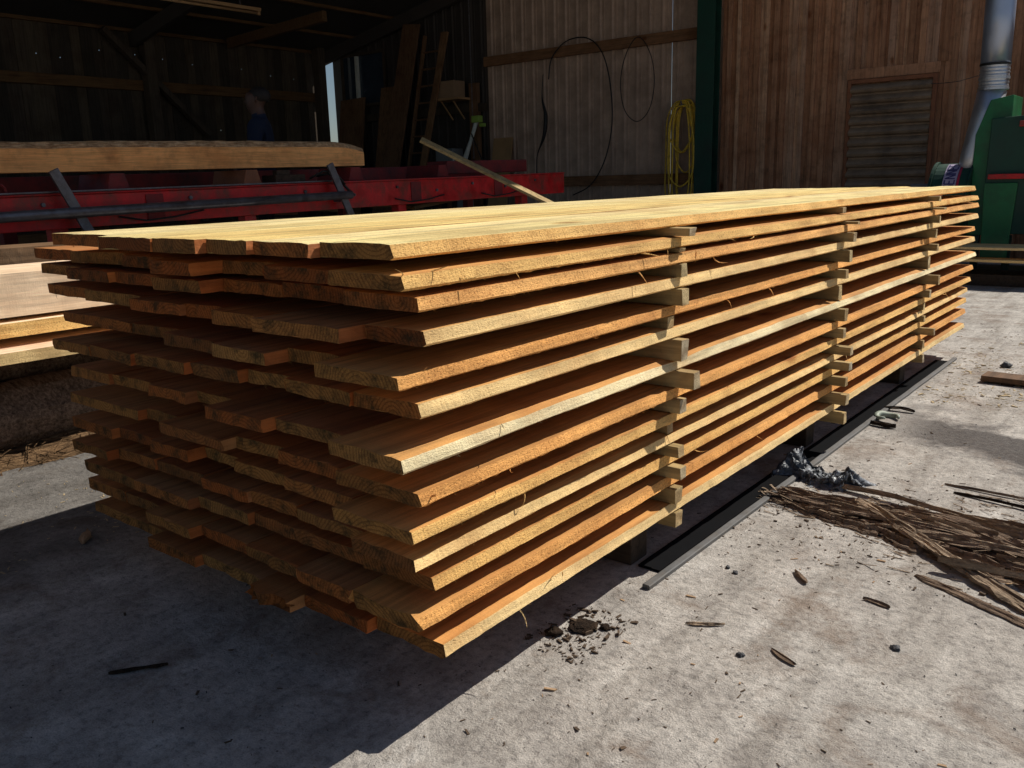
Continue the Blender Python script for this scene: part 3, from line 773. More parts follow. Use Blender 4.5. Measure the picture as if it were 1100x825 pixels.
for y in (.46,2.86):
    sp(lambda m:(m.beam((.10,y-.12,1.33),(.12,y+.10,.80),.07,.022,up=Vector((1,0,0)),tint=.5),m.beam((-.02,y,1.02),(.11,y,1.02),.05,.05,tint=.5)),'swing_arm',M['steel'],.003)
sp(lambda m:(m.tube([(-.05,2.7,1.23),(.02,2.78,1.25),(.06,2.86,1.2),(.08,2.95,1.1),(.04,3.05,1.05)],.012,8,.5),m.tube([(-.02,2.6,1.21),(.05,2.7,1.27),(.09,2.8,1.26),(.1,2.9,1.15)],.010,8,.5)),'hydraulic_hose',M['black'],0,smooth=True)
sp(lambda m:m.tube([(-.02,.02+.05*math.cos(a*.5),1.19+.06*math.sin(a*.5)) for a in range(0,7)],.009,6,.5),'lifting_eye',M['darkred'],0)
sp(lambda m:(m.box(-.30,-.10,2.3,2.62,1.18,1.25,tint=.5),m.box(-.22,-.16,2.36,2.5,1.25,1.29,tint=.5)),'clamp',M['bearer'],.004)
sp(lambda m:m.box(-.5,-.2,4.6,6.0,1.20,1.34,tint=.5),'tray',M['darkred'],.01)
for k in range(14):
    y=-1.4+.56*k
    sp(lambda m:m.tube([(.0,y,1.05+.05*(k%2)),(.016,y,1.05+.05*(k%2))],.016,6,.5),'bolt',M['steel'],.001)
for y in (1.1,3.9,5.2):
    sp(lambda m:m.box(.001,.010,y-.07,y+.07,.95,1.14,tint=.5),'splice_plate',M['darkred'],.002)
    sp(lambda m:m.tube([(.012,y-.3,.99),(.03,y-.1,.95),(.03,y+.15,.965),(.012,y+.4,1.0)],.007,8,.5),'grease_line',M['black'],0,smooth=True)
# log cant on the bed
mb=MB(); P=[];F=[]; nu=110; prof_n=16
for j in range(nu+1):
    y=-2.6+7.28*j/nu
    f=j/nu
    wav=.010*fbm(y*.9,1.1); w=.30*(1+.03*fbm(y*.7,4)); h=.225+.014*fbm(y*.5,2)-.012*math.sin(f*3.1)+(-.055*max(0,(f-.955)/.045)**2)
    out=[(-w/2,0),(w/2,0),(w/2,h*.66)]
    for q in range(1,9):
        t_=q/9*math.pi/2
        out.append((w/2-w*.10*(1-math.cos(t_))-.0+.008*fbm(y*5,q)-.03*max(0,fbm(y*.8,7)), h*.66+(h*.34)*math.sin(t_)+.006*fbm(y*6,q,2)))
    out+= [(w*.15,h+.006*fbm(y*5,9)),(-w*.15,h+.004*fbm(y*5,8)),(-w*.42,h*.95),(-w/2,h*.6)]
    for (a,b_) in out: P.append((a+wav-5.42,y,1.322+.0115*(y-1.3)+b_+ (0.0)))
n=len(out)
F2=[]
for j in range(nu):
    for i in range(n):
        q=(j*n+i,j*n+(i+1)%n,(j+1)*n+(i+1)%n,(j+1)*n+i)
        (F2 if (4<=i<=9) else F).append(q)
mb.poly(P,F,.5); mb.mat=2; mb._faces(0,F2,.5); mb.mat=1; mb._faces(0,[tuple(range(n-1,-1,-1)),tuple(nu*n+k for k in range(n))],.5)
M['cant']=wood_face('cant_wood',[(0,(1,.48,.17)),(1,(1,.52,.19))],grain=.3,grime=.3,knots=True)
tag(mb.build('squared_log',[M['cant'],M['end'],M['wane']],origin=(-5.42,-2.6,1.35)),'long half squared log lying on the red sawmill bed','log')
# leaning plank
mb=MB()
a=Vector((-5.03,5.22,1.60)); b_=Vector((-2.80,7.36,.02)); mid=a.lerp(b_,.42)
mb.beam(a,b_,.115,.026,up=Vector((.3,-.2,1)),tint=.5)
tag(mb.build('leaning_plank',M['stick'],origin=tuple(b_),bevel=.002),'single sawn plank leaning up against the red sawmill bed','plank')
# slabwood behind / under the saw
og=random.Random(21)
def offc(x,y,z,l,w,t,rz,ry,lab,mat='offcut'):
    mb=sweep_board(-w/2,w/2,-l/2,l/2,0,t,14,5,og.random()*50,rough_end=.02,rag=.01,wane=.01,bow=.01)
    o=mb.build('slab_offcut',[M[mat],M['end'],M[mat]]); o.location=(x,y,z); o.rotation_euler=(ry,0,rz); tag(o,lab,'offcut','slabwood heaped behind the sawmill bed')
    return o
mb=MB()
for k in range(9): 
    y=.2+.9*k; mb.box(-7.6,-6.25,y-.04,y+.04,.001,.62+.02*(k%2),tint=.3)
for x in (-7.55,-6.35): mb.box(x,x+.05,.1,7.6,.2,.28,tint=.3)
tag(mb.build('slab_rack',M['bearer']),'dark timber rack under the slabwood behind the sawmill bed','rack')
cnt=0
for layer in range(4):
    for k in range(7):
        x=-6.4-.14*(layer%2)-U(0,.35); y=1.1+.95*k+U(-.2,.2); z=.66+layer*.13
        mt=og.choice(['offcut','offcut','barkdark','pale' if layer==3 else 'offcut'])
        offc(x,y,z,U(.7,1.3),U(.10,.2),U(.03,.08),R(U(-14,14)),R(U(-4,4)),
             f"{['bottom','second tier','third tier','topmost'][layer]} rough slab of the heap behind the saw, {ORD[k]} from near end",mt)
for k in range(12):
    x=-5.55+U(-.2,.2); y=.9+.42*k; 
    offc(x,y,U(.70,.80),U(.4,.9),U(.06,.14),U(.02,.05),R(U(-60,60)),R(U(-8,8)),f"broken offcut under the red beam, {ORD[k]} from the near end",og.choice(['pale','offcut','offcut','barkdark']))
mb=MB(); mb.box(-5.95,-5.28,.5,6.4,.62,.695,tint=.4)
for y in (.8,3.3,6.1): mb.box(-5.9,-5.8,y,y+.1,.001,.62,tint=.3); mb.box(-5.4,-5.3,y,y+.1,.001,.62,tint=.3)
tag(mb.build('offcut_table',M['bearer'],bevel=.004),'low dark table under the red beam carrying broken offcuts','table')

# ------------------------------------------------------------------ the building
bld=empty('sawmill_shed',(-5,12,0))
tag(bld,'large sawmill shed with corrugated and timber clad walls and a dark open bay','building')
def part(mb,name,mat,**k):
    o=mb.build(name,mat,**k); o.parent=bld; o.matrix_parent_inverse=Matrix.Translation((5,-12,0)); return o
def roofz(x): return 3.98+.19*(x+14.56)
# corrugated sheeting: facing the yard, plane y=12.05
def corr(x0,x1,ybase,ztop,z0=0.0,period=.24,depth=.028):
    mb=MB(); xs=[]; x=x0
    while x<x1:
        for dx,d in ((0,0),(.34,0),(.42,1),(.52,1),(.60,0),(.78,0),(.80,.35),(.83,.35),(.85,0)):
            xx=x+dx*period
            if xx<=x1: xs.append((xx,ybase-d*depth))
        x+=period
    xs.append((x1,ybase))
    P=[];F=[]
    for (xx,yy) in xs: P+= [(xx,yy,z0),(xx,yy,ztop(xx))]
    for i in range(len(xs)-1): F.append((2*i,2*i+2,2*i+3,2*i+1))
    mb.poly(P,F,.5); return mb
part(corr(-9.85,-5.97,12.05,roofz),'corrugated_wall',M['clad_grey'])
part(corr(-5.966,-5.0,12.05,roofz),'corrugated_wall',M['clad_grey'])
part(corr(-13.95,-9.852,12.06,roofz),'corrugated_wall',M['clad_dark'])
mb=MB(); mb.poly([(-5.0,12.06,3.9),(-2.3,12.06,3.9),(-2.3,12.06,roofz(-2.3)),(-5.0,12.06,roofz(-5))],[(0,1,2,3)]); part(mb,'gable_sheet',M['clad_grey'])
# lintel + strip beside the daylight gap
mb=MB(); mb.box(-14.56,-13.95,12.0,12.1,3.86,4.05,tint=.5); part(mb,'gap_lintel',M['clad_dark']); mb=MB(); mb.box(-14.56,-13.95,12.0,12.1,0,1.95,tint=.5); part(mb,'gap_sill',M['clad_dark'])
mb=MB(); mb.box(-14.22,-13.95,12.02,12.08,1.96,3.855,tint=.5); part(mb,'blue_jamb',M['grey'])
# girts (horizontal rails)
mb=MB(); mb.beam((-9.85,11.96,3.35),(-5.35,11.96,3.35),.07,.17,tint=.4); part(mb,'wall_rail',M['rail_wood'],bevel=.005)
mb=MB(); mb.beam((-9.85,11.96,1.14),(-5.35,11.96,1.14),.07,.17,tint=.4); part(mb,'wall_rail',M['rail_wood'],bevel=.005)
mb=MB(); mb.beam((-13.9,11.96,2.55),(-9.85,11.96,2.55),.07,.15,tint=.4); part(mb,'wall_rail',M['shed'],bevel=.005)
# green steel column (H section)
mb=MB(); mb.box(-5.36,-5.06,11.70,11.716,0,6,tint=.5); mb.box(-5.22,-5.20,11.716,11.90,0,6,tint=.5); mb.box(-5.36,-5.06,11.90,11.916,0,6,tint=.5)
part(mb,'steel_column',M['dkgreen'],bevel=.002)
# timber cladding, board on board
mb=MB(); x=-5.05; rr=random.Random(3)
while x<7:
    w=rr.uniform(.105,.165)
    if not(-3.3<x<-1.9 and False):
        mb.box(x,x+w,11.975,12.0,.0,3.93-.035*(x+5),tint=rr.random())
        if True:
            cw=rr.uniform(.05,.085); zlow=0
            if -3.12<x+w-.0<-1.85: zlow=2.58
            mb.box(x+w-cw/2,x+w+cw/2+.004,11.945,11.972,zlow,3.92-.035*(x+5),tint=rr.random())
    x+=w+.006
part(mb,'timber_cladding',M['cladding'])
mb=MB(); mb.box(-5.05,7,12.005,12.05,0,3.7,tint=.2); part(mb,'backing_wall',M['clad_dark'])
# louvre vent
lo=empty('louvre_vent',(0,0,0)); lo.parent=bld; lo.matrix_parent_inverse=Matrix.Translation((5,-12,0))
def lpart(mb,name,mat,**k): o=mb.build(name,mat,**k); o.parent=lo; return o
mb=MB(); mb.box(-3.09,-3.04,11.88,11.944,.5,2.43,tint=.5); mb.box(-1.97,-1.92,11.88,11.944,.5,2.43,tint=.5); mb.box(-3.04,-1.97,11.88,11.944,2.38,2.43,tint=.5)
lpart(mb,'frame',M['rust'],bevel=.003)
mb=MB(); P=[];F=[]; zz=.5; pr=[]
while zz<2.38:
    for dz,d in ((0,0),(.02,.065),(.05,.085),(.08,.06),(.125,0)): pr.append((min(zz+dz,2.379),11.93-d))
    zz+=.145
for (z,y) in pr: P+=[(-3.039,y,z),(-1.971,y,z)]
for i in range(len(pr)-1): F.append((2*i,2*i+1,2*i+3,2*i+2))
mb.poly(P,F,.5); lpart(mb,'slats',M['louvre'])
mb=MB(); mb.box(-3.12,-1.90,11.93,11.965,2.44,2.58,tint=.35); lpart(mb,'header_board',M['cladding'],bevel=.003)
# side wall of the bay with pinholes of daylight
mb=MB(); y=-1.5; rr=random.Random(9)
holes={}
for yy,zz in ((5.9,3.45),(6.3,3.42),(7.0,3.6),(7.65,3.58),(8.2,3.55),(8.8,3.5),(6.05,4.0),(6.35,3.98),(9.9,3.5),(10.6,3.42),(11.2,3.4),(9.3,2.3)): holes[yy]=zz
while y<12.0:
    w=rr.uniform(.16,.24); y1=min(y+w,12.02); hz=None; t_=rr.random()
    for yy,zz in holes.items():
        if y<=yy<y1: hz=zz; hy=max(y+.02,min(y1-.03,yy))
    off=.018*(rr.random()<.5)
    if hz:
        mb.box(-14.58+off,-14.56+off,y,y1,0,hz,tint=t_); mb.box(-14.58+off,-14.56+off,y,y1,hz+.018,4.1,tint=t_)
        mb.box(-14.58+off,-14.56+off,y,hy,hz,hz+.018,tint=t_); mb.box(-14.58+off,-14.56+off,hy+.02,y1,hz,hz+.018,tint=t_)
    else: mb.box(-14.58+off,-14.56+off,y,y1-.001,0,4.1,tint=t_)
    y=y1-.004
part(mb,'side_wall',M['shed'])
for z in (3.05,4.05,1.7):
    mb=MB(); mb.box(-14.54,-14.46,-1.5,11.95,z-.09,z+.09,tint=.5); part(mb,'side_rail',M['beamY'],bevel=.004)
for y in (1.5,4.6,7.8,11.75):
    mb=MB(); mb.box(-14.46,-14.26,y-.1,y+.1,0,4.15,tint=.6); part(mb,'timber_post',M['shed'],bevel=.006)
mb=MB(); mb.beam((-14.36,7.0,3.95),(-14.36,8.9,2.2),.1,.14,up=Vector((1,0,0)),tint=.5); part(mb,'brace',M['shed'],bevel=.004)
# roof sheet, rafters, purlins
mb=MB(); P=[];F=[]
mb.poly([(-14.8,-1.5,roofz(-14.8)+.02),(-2.3,-1.5,roofz(-2.3)+.02),(-2.3,12.3,roofz(-2.3)+.02),(-14.8,12.3,roofz(-14.8)+.02)],[(0,1,2,3)],.5); part(mb,'roof',M['roofsheet'])
for y in (-1.3,3.2,7.6,11.9):
    mb=MB(); mb.beam((-14.5,y,roofz(-14.5)-.17),(-2.4,y,roofz(-2.4)-.17),.10,.24,tint=.4); part(mb,'rafter',M['clad_dark'],bevel=.004)
for x in (-13.4,-12.2,-11,-9.8,-8.4,-7,-5.6,-4.2,-2.6):
    mb=MB(); mb.box(x-.04,x+.04,-1.5,12.0,roofz(x)-.045+.0,roofz(x)+.01,tint=.4)
    part(mb,'purlin',M['beamY'])
mb=MB(); mb.beam((-14.3,9.5,3.93),(-11.4,9.5,4.06),.10,.18,tint=.4); part(mb,'tie_beam',M['beamY'],bevel=.004)
# strip lamp, unlit
lamp=empty('strip_lamp',(-11,6.9,3.9)); lamp.rotation_euler=(0,0,0); tag(lamp,'long unlit fluorescent strip lamp hanging under the dark shed roof','lamp')
mb=MB(); mb.tube([(0,-.9,-.05),(0,.9,-.05)],.02,12,.5); mb.build('tube',M['ply'],lamp,smooth=True)
mb=MB(); mb.box(-.045,.045,-.95,.95,-.02,.03,tint=.5); mb.box(-.02,.02,-.95,-.9,-.075,-.02,tint=.5); mb.box(-.02,.02,.9,.95,-.075,-.02,tint=.5); mb.build('housing',M['ply'],lamp,bevel=.004)
for y in (-.6,.6):
    mb=MB(); mb.tube([(0,y,.03),(0,y,.72)],.004,6,.5); mb.build('hanger',M['steel'],lamp)
# window in the dark back wall
win=empty('shed_window',(0,0,0)); win.parent=bld; win.matrix_parent_inverse=Matrix.Translation((5,-12,0))
mb=MB(); mb.box(-13.85,-12.6,12.0,12.03,2.85,3.82,tint=.5); o=mb.build('pane',M['bluepane']); o.parent=win
mb=MB()
mb.box(-13.9,-12.55,11.955,12.0,3.82,3.88,tint=.5); mb.box(-13.9,-12.55,11.955,12.0,2.79,2.85,tint=.5); mb.box(-13.9,-13.85,11.955,12.0,2.85,3.82,tint=.5); mb.box(-12.6,-12.55,11.955,12.0,2.85,3.82,tint=.5)
o=mb.build('frame',M['shed']); o.parent=win
mb=MB(); mb.box(-13.42,-13.36,11.93,11.998,2.86,3.81,tint=.5); o=mb.build('mullion',M['white']); o.parent=win
mb=MB(); mb.box(-13.66,-13.63,11.95,11.998,2.86,3.81,tint=.5); o=mb.build('mullion',M['grey']); o.parent=win

# ------------------------------------------------------------------ things at the back wall
def leanbox(name,xb,xt,w,zt,mat,lab,cat,yb=11.2,yt=11.88,th=.04,zb=.0):
    mb=MB(); a=Vector((xb,yb,zb+.02)); b_=Vector((xt,yt,zt)); mb.beam(a,b_,th,w,up=Vector((1,0,0)),tint=random.random())
    o=mb.build(name,mat,origin=tuple(a),bevel=.003); tag(o,lab,cat); return o
leanbox('wall_panel',-13.35,-13.45,.75,2.95,M['brown'],'wide dark panel leaning under the shed window','panel',yb=11.35,yt=11.85)
leanbox('wall_panel',-12.3,-12.3,.52,3.1,M['brown'],'brown panel leaning between the window and the tall plank','panel',yb=11.3,yt=11.86)
leanbox('tall_plank',-12.05,-11.55,.46,4.2,M['brown'],'tall broad brown plank leaning left of the ladder','plank',yb=11.1,yt=11.8)
leanbox('tall_plank',-11.1,-10.62,.15,3.95,M['brown'],'narrow tall plank leaning at the right side of the ladder','plank',yb=11.0,yt=11.75)
lad=empty('ladder',(-11.5,11.25,0)); tag(lad,'dark wooden ladder leaning on the back wall between two tall planks','ladder')
for dx in (0,.46):
    mb=MB(); mb.beam((dx-.15,0,0.02),(dx+.30,.55,3.95),.04,.07,up=Vector((0,1,0)),tint=.5); mb.build('rail',M['brown'],lad)
for k in range(12):
    f=(k+.6)/12.6; 
    mb=MB(); mb.tube([(-.15+.45*f,.55*f,3.95*f),(.31+.45*f,.55*f,3.95*f)],.018,8,.5); mb.build('rung',M['brown'],lad)
sh=empty('wall_shelf',(-10.53,11.9,2.72)); tag(sh,'small wooden shelf on brackets under the cardboard box','shelf')
mb=MB(); mb.box(-.34,.34,-.34,.08,-.02,.02,tint=.5); mb.build('board',M['ply'],sh,bevel=.003)
for x in (-.15,.15):
    mb=MB(); mb.beam((x,-.28,-.03),(x,.04,-.36),.02,.02,tint=.5); mb.build('bracket',M['ply'],sh)
mb=MB(); mb.box(-.21,.21,-.28,.04,.0,.31,tint=.5); o=mb.build('cardboard_box',M['box'],bevel=.006); o.location=(-10.54,11.88,2.742); tag(o,'brown cardboard box standing on the small wall shelf','box')
mb=MB(); mb.box(-10.22,-10.02,11.9,12.0,0.0,3.0,tint=.3); o=mb.build('wall_post',M['brown'],origin=(-10.1,11.95,0),bevel=.004); tag(o,'dark brown post on the back wall right of the shelf','post')
# hanging chain
mb=MB()
z=4.9
k=0
while z>1.6:
    pts=[]
    for a in range(8):
        t_=a/8*2*math.pi; u=.012*math.cos(t_); w=.026*math.sin(t_)
        pts.append((-9.9+(u if k%2==0 else 0)+.02*math.sin(z*.5),11.6+(0 if k%2==0 else u),z+w))
    mb.tube(pts,.0045,5,.5,closed=True); z-=.042; k+=1
tag(mb.build('hanging_chain',M['steel'],origin=(-9.9,11.6,4.9)),'thin steel chain hanging at the edge of the dark bay','chain')
# white rod with lime head (hose reel arm)
rod=empty('lamp_arm',(-10.0,11.5,0)); tag(rod,'slanting white arm with a lime green head behind the saw bed','arm')
mb=MB(); mb.tube([(-.05,0,1.45),(-.02,0,1.60),(.12,.02,1.92),(.29,.02,2.28)],[.055,.05,.035,.04],10,.5); mb.build('arm',M['white'],rod,smooth=True)
mb=MB(); mb.box(.22,.40,-.06,.06,2.24,2.36,tint=.5); mb.box(.38,.50,-.03,.03,2.16,2.22,tint=.5); mb.build('head',M['lime'],rod,bevel=.01)
mb=MB(); mb.box(-.16,.06,-.12,.12,.0,1.47,tint=.5); mb.build('base',M['grey'],rod,bevel=.01)
mb=MB(); mb.tube([(.18,-.02,2.05),(.3,-.05,1.85),(.42,-.04,1.6),(.55,0,1.3)],.012,8,.5); mb.build('cable',M['black'],rod,smooth=True)
mb=MB(); mb.box(-.22,.22,-.15,.15,0,.30,tint=.5); o=mb.build('grey_box',M['grey'],bevel=.012); o.location=(-10.42,11.5,1.50); tag(o,'grey plastic box standing left of the white arm','box')
mb=MB(); mb.box(-.42,.42,-.3,.3,1.44,1.495,tint=.5)
for sx_ in (-.38,.38):
    for sy_ in (-.26,.26): mb.box(sx_-.03,sx_+.03,sy_-.03,sy_+.03,0,1.44,tint=.5)
o=mb.build('work_bench',M['brown']); o.location=(-10.62,11.52,0); tag(o,'tall dark bench under the grey box','bench')
leanbox('plywood_sheet',-9.38,-9.38,.46,1.96,M['ply'],'orange plywood sheet leaning against the corrugated wall','plywood',yb=11.5,yt=11.88,th=.018)
# hoses
def hose(name,pts,r,mat,lab,cat='hose',sub=5,closed=False):
    P=[Vector(p) for p in pts]; out=[]; n=len(P)
    rng_=range(n) if closed else range(n-1)
    for i in rng_:
        if closed: p0,p1,p2,p3=P[i-1],P[i],P[(i+1)%n],P[(i+2)%n]
        else: p0,p1,p2,p3=P[max(i-1,0)],P[i],P[i+1],P[min(i+2,n-1)]
        for s_ in range(sub):
            t_=s_/sub; out.append(.5*((2*p1)+(p2-p0)*t_+(2*p0-5*p1+4*p2-p3)*t_*t_+(3*p1-p0-3*p2+p3)*t_**3))
    if not closed: out.append(P[-1])
    mb=MB(); mb.tube(out,r,8,.5,closed=closed); o=mb.build(name,mat,smooth=True,origin=tuple(P[0])) if True else None
    if lab: tag(o,lab,cat)
    return o
yh=11.86
hose('black_hose',[(-8.30,yh,2.9),(-8.24,yh,3.22),(-8.02,yh,3.44),(-7.78,yh,3.52),(-7.5,yh,3.50),(-7.28,yh,3.36),(-7.12,yh,3.1),(-7.02,yh,2.7),(-6.98,yh,2.2),(-7.04,yh,1.75),(-7.2,yh,1.35),(-7.45,yh,1.05),(-7.8,yh,.9)],.011,M['black'],'long black hose arched over the wall rail')
hose('black_cable',[(-6.49,yh,3.40),(-6.72,yh,3.15),(-6.82,yh,2.72),(-6.74,yh,2.28),(-6.5,yh,2.08),(-6.27,yh,2.26),(-6.18,yh,2.68),(-6.26,yh,3.12)],.008,M['black'],'black cable hung in one long narrow loop from the wall rail','cable',closed=True)
hose('black_strap',[(-8.42,yh,3.0),(-8.45,yh,2.6),(-8.38,yh,2.3),(-8.42,yh,1.95),(-8.58,yh,1.62),(-8.6,yh,1.3)],[.008]*5*1+[.012,.018,.022,.026,.03]+[.034,.036,.036,.036,.034]+[.03,.026,.02,.016,.012]+[.01]*6,M['black'],'dark frayed strap hanging down the corrugated wall','strap')
coil=empty('hose_coil',(-5.6,11.82,0)); tag(coil,'yellow hose coil hanging on the wall beside the green column','hose')
cr=random.Random(4)
for k in range(13):
    w=cr.uniform(.15,.27); top=2.30+cr.uniform(-.05,.06); bot=cr.choice([1.2,.75,.70,1.0,.65,.6,1.55,.7,.62,1.25,.66,.8,.72])+cr.uniform(-.05,.05); cx=cr.uniform(-.05,.05)
    y=-.012*k+.03
    pts=[(cx-w*.5,y,top-.06),(cx,y,top),(cx+w*.55,y,top-.05),(cx+w*.85,y,top-.35),(cx+w*1.0,y,(top+bot)/2),(cx+w*.9,y,bot+.2),(cx,y,bot),(cx-w*.9,y,bot+.2),(cx-w*.95,y,(top+bot)/2),(cx-w*.9,y,top-.3)]
    o=hose('loop',pts,.0125,M['yellow'],None,closed=True); o.parent=coil
mb=MB(); mb.tube([(0,.12,2.27),(0,-.12,2.27),(0,-.14,2.33)],.014,8,.5); mb.build('hook',M['steel'],coil)
# ------------------------------------------------------------------ green dust extractor with pipe
ex=empty('dust_extractor',(-.9,9.8,0)); tag(ex,'green dust extractor with red bar and tall galvanised pipe beside the timber wall','machine')
def ep(mb,name,mat,**k): return mb.build(name,mat,ex,**k)
# local origin (-.9,9.8)
mb=MB()
out=[(-.08,.45),(-.08,1.0),(-.08,1.54),(.04,1.90),(.26,1.94),(.26,.45)]
mb.prism(out,-.0,.55,'y',tint=.5); ep(mb,'inlet_duct',M['green'],bevel=.008)
mb=MB(); mb.prism([(.10,.47),(.075,1.0),(.085,1.70),(1.3,1.76),(1.3,.47)],-.09,-.003,'y',tint=.5)
mb.box(.262,1.3,-.003,.6,.47,1.6,tint=.5); ep(mb,'body',M['dkgreen'],bevel=.008)
mb=MB(); mb.prism([(.10,.20),(.075,1.02),(.40,1.02),(.36,.20)],-.12,-.092,'y',tint=.5); ep(mb,'front_panel',M['green'],bevel=.006)
mb=MB(); mb.box(.11,1.2,-.16,-.121,1.06,1.115,tint=.5); ep(mb,'red_bar',M['red'],bevel=.006)
mb=MB(); mb.box(.36,.5,-.14,-.095,1.60,1.66,tint=.5); ep(mb,'red_cap',M['red'],bevel=.006)
for x in (-.02,.30,.9):
    mb=MB(); mb.box(x,x+.07,.0,.07,0,.45,tint=.5); ep(mb,'leg',M['dkgreen'])
mb=MB(); mb.box(-.2,1.3,.02,.7,.002,.06,tint=.5); ep(mb,'skid',M['dkgreen'])
# fan housing: drum with axis along x
cx0,cx1=-.46,-.09; cy,cz,rad=.22,.83,.41
mb=MB(); mb.tube([(cx0,cy,cz),(cx1,cy,cz)],rad,40,.5); ep(mb,'fan_housing',M['dkgreen'],bevel=.012)
mb=MB(); mb.tube([(cx0-.03,cy,cz),(cx0+.0,cy,cz)],rad*1.05,40,.5); mb.tube([(cx1,cy,cz),(cx1+.02,cy,cz)],rad*1.05,40,.5); ep(mb,'flange',M['dkgreen'])
def patch_on_drum(x0,x1,a0,a1,off,n=10):
    P=[];F=[]
    for j in range(n+1):
        a=a0+(a1-a0)*j/n
        for x in (x0,x1): P.append((x,cy-(rad+off)*math.cos(a),cz+(rad+off)*math.sin(a)))
    for j in range(n): F.append((2*j,2*j+1,2*j+3,2*j+2))
    return P,F
lab=MB(); P,F=patch_on_drum(-.345,-.205,R(12),R(76),.004); lab.poly(P,F,.5)
lb=ep(lab,'sticker',M['label'])
mb=MB(); P,F=patch_on_drum(-.200,-.176,R(12),R(76),.005); mb.poly(P,F,.5); o=mb.build('stripe',M['labelred']); o.parent=lb
mb=MB()
# worn block lettering running up the sticker
strk={'E':[(0,0,0,1),(0,0,1,0),(0,.5,.8,.5),(0,1,1,1)],'N':[(0,0,0,1),(0,1,1,0),(1,0,1,1)],'S':[(1,1,0,1),(0,1,0,.5),(0,.5,1,.5),(1,.5,1,0),(1,0,0,0)]}
a=R(17)
for ch in 'SENNES':
    for (u0,w0,u1,w1) in strk[ch]:
        for s_ in range(3):
            f0,f1=s_/3,(s_+1)/3
            q=[]
            for f in (f0,f1):
                u=u0+(u1-u0)*f; w=w0+(w1-w0)*f
                an=a+u*R(7.0); x=-.325+.10*(1-w) if False else -.225-.10*w
                q.append(Vector((x,cy-(rad+.006)*math.cos(an),cz+(rad+.006)*math.sin(an))))
            mb.beam(q[0],q[1],.014,.002,up=Vector((0,-math.cos(a),math.sin(a))),tint=.5)
    a+=R(9.6)
o=mb.build('lettering',M['labelink']); o.parent=lb
mb=MB(); mb.tube([(cx0-.3,cy,cz+.08),(cx0-.03,cy,cz+.08)],.11,20,.5); mb.tube([(cx0-.34,cy,cz+.08),(cx0-.3,cy,cz+.08)],.08,20,.5); ep(mb,'motor',M['grey'],smooth=False)
# pipe
M['pipeblue']=simple('blue_grey_pipe',(.40,.47,.62),.40,.75,3,.15,.05)
ppath=[(.005,.25,2.28),(.0,.25,2.8),(-.005,.25,3.6),(-.005,.25,4.4)]
mb=MB(); mb.tube(ppath,.150,32,.5); ep(mb,'upper_pipe',M['pipeblue'],smooth=True)
mb=MB(); prof=[]
zz=2.02
pts=[];rs=[]
while zz<2.30: pts.append((.005,.25,zz)); rs.append(.146+(.007 if int(round((zz-2.02)/.012))%3==0 else 0)); zz+=.012
mb.tube(pts,rs,32,.5); ep(mb,'flexible_joint',M['galv'],smooth=True)
for z in (2.285,2.14,2.03):
    mb=MB(); mb.tube([(.005,.25,z-.012),(.005,.25,z+.012)],.156,32,.5); ep(mb,'clamp_ring',M['black'] if z>2.2 else M['galv'])
mb=MB(); mb.tube([(.0,.25,2.02),(-.045,.2,1.75),(-.13,.12,1.3),(-.16,.12,1.1)],[.147,.135,.11,.10],32,.5); ep(mb,'lower_pipe',M['galv'],smooth=True)
hose('guy_wire',[(-2.02,11.92,2.30),(-1.5,11.0,2.22),(-1.04,10.05,2.19)],.004,M['steel'],'thin wire from the louvre to the galvanised pipe','wire')

# ------------------------------------------------------------------ boards behind at right
def lumberx(x0,x1,y0,y1,z0,z1,mats,lab,seed):
    mb=sweep_board(0,y1-y0,0,x1-x0,0,z1-z0,30,5,seed,rough_end=.004)
    o=mb.build('board',mats); o.rotation_euler=(0,0,R(-90)); o.location=(x0,y1,z0)
    tag(o,lab,'board','boards piled in front of the extractor'); return o
lumberx(-1.9,2.6,8.72,8.98,.375,.400,[M['edge_c'],M['end'],M['edge_c']],'topmost bright board piled in front of the green extractor',3)
lumberx(-1.9,2.6,8.99,9.25,.373,.398,[M['edge_c'],M['end'],M['edge_c']],'rear top board piled in front of the green extractor',4)
lumberx(-2.0,2.5,8.66,8.92,.255,.282,[M['edge_c'],M['end'],M['edge_c']],'second bright board piled in front of the green extractor',5)
for k,x in enumerate((-1.3,.1,1.6)):
    mb=MB(); mb.box(x,x+.06,8.72,9.25,.284,.371,tint=.3); tag(mb.build('spacer_stick',M['bearer']),f"dark spacer between the boards before the extractor, {['hidden left one','middle one','right one'][k]}",'spacer')
    mb=MB(); mb.box(x,x+.12,8.80,9.3,.122,.253,tint=.3); tag(mb.build('bearer',M['bearer']),f"dark block under the boards before the extractor, {['left one','middle one','right one'][k]}",'bearer')
for k,(z0,z1) in enumerate(((.002,.118),)):
    lumberx(-2.2,2.8,8.82,9.32,z0,z1,[M['bearer'],M['bearer'],M['bearer']],'heavy dark beam on the ground under the bright boards',8+k)

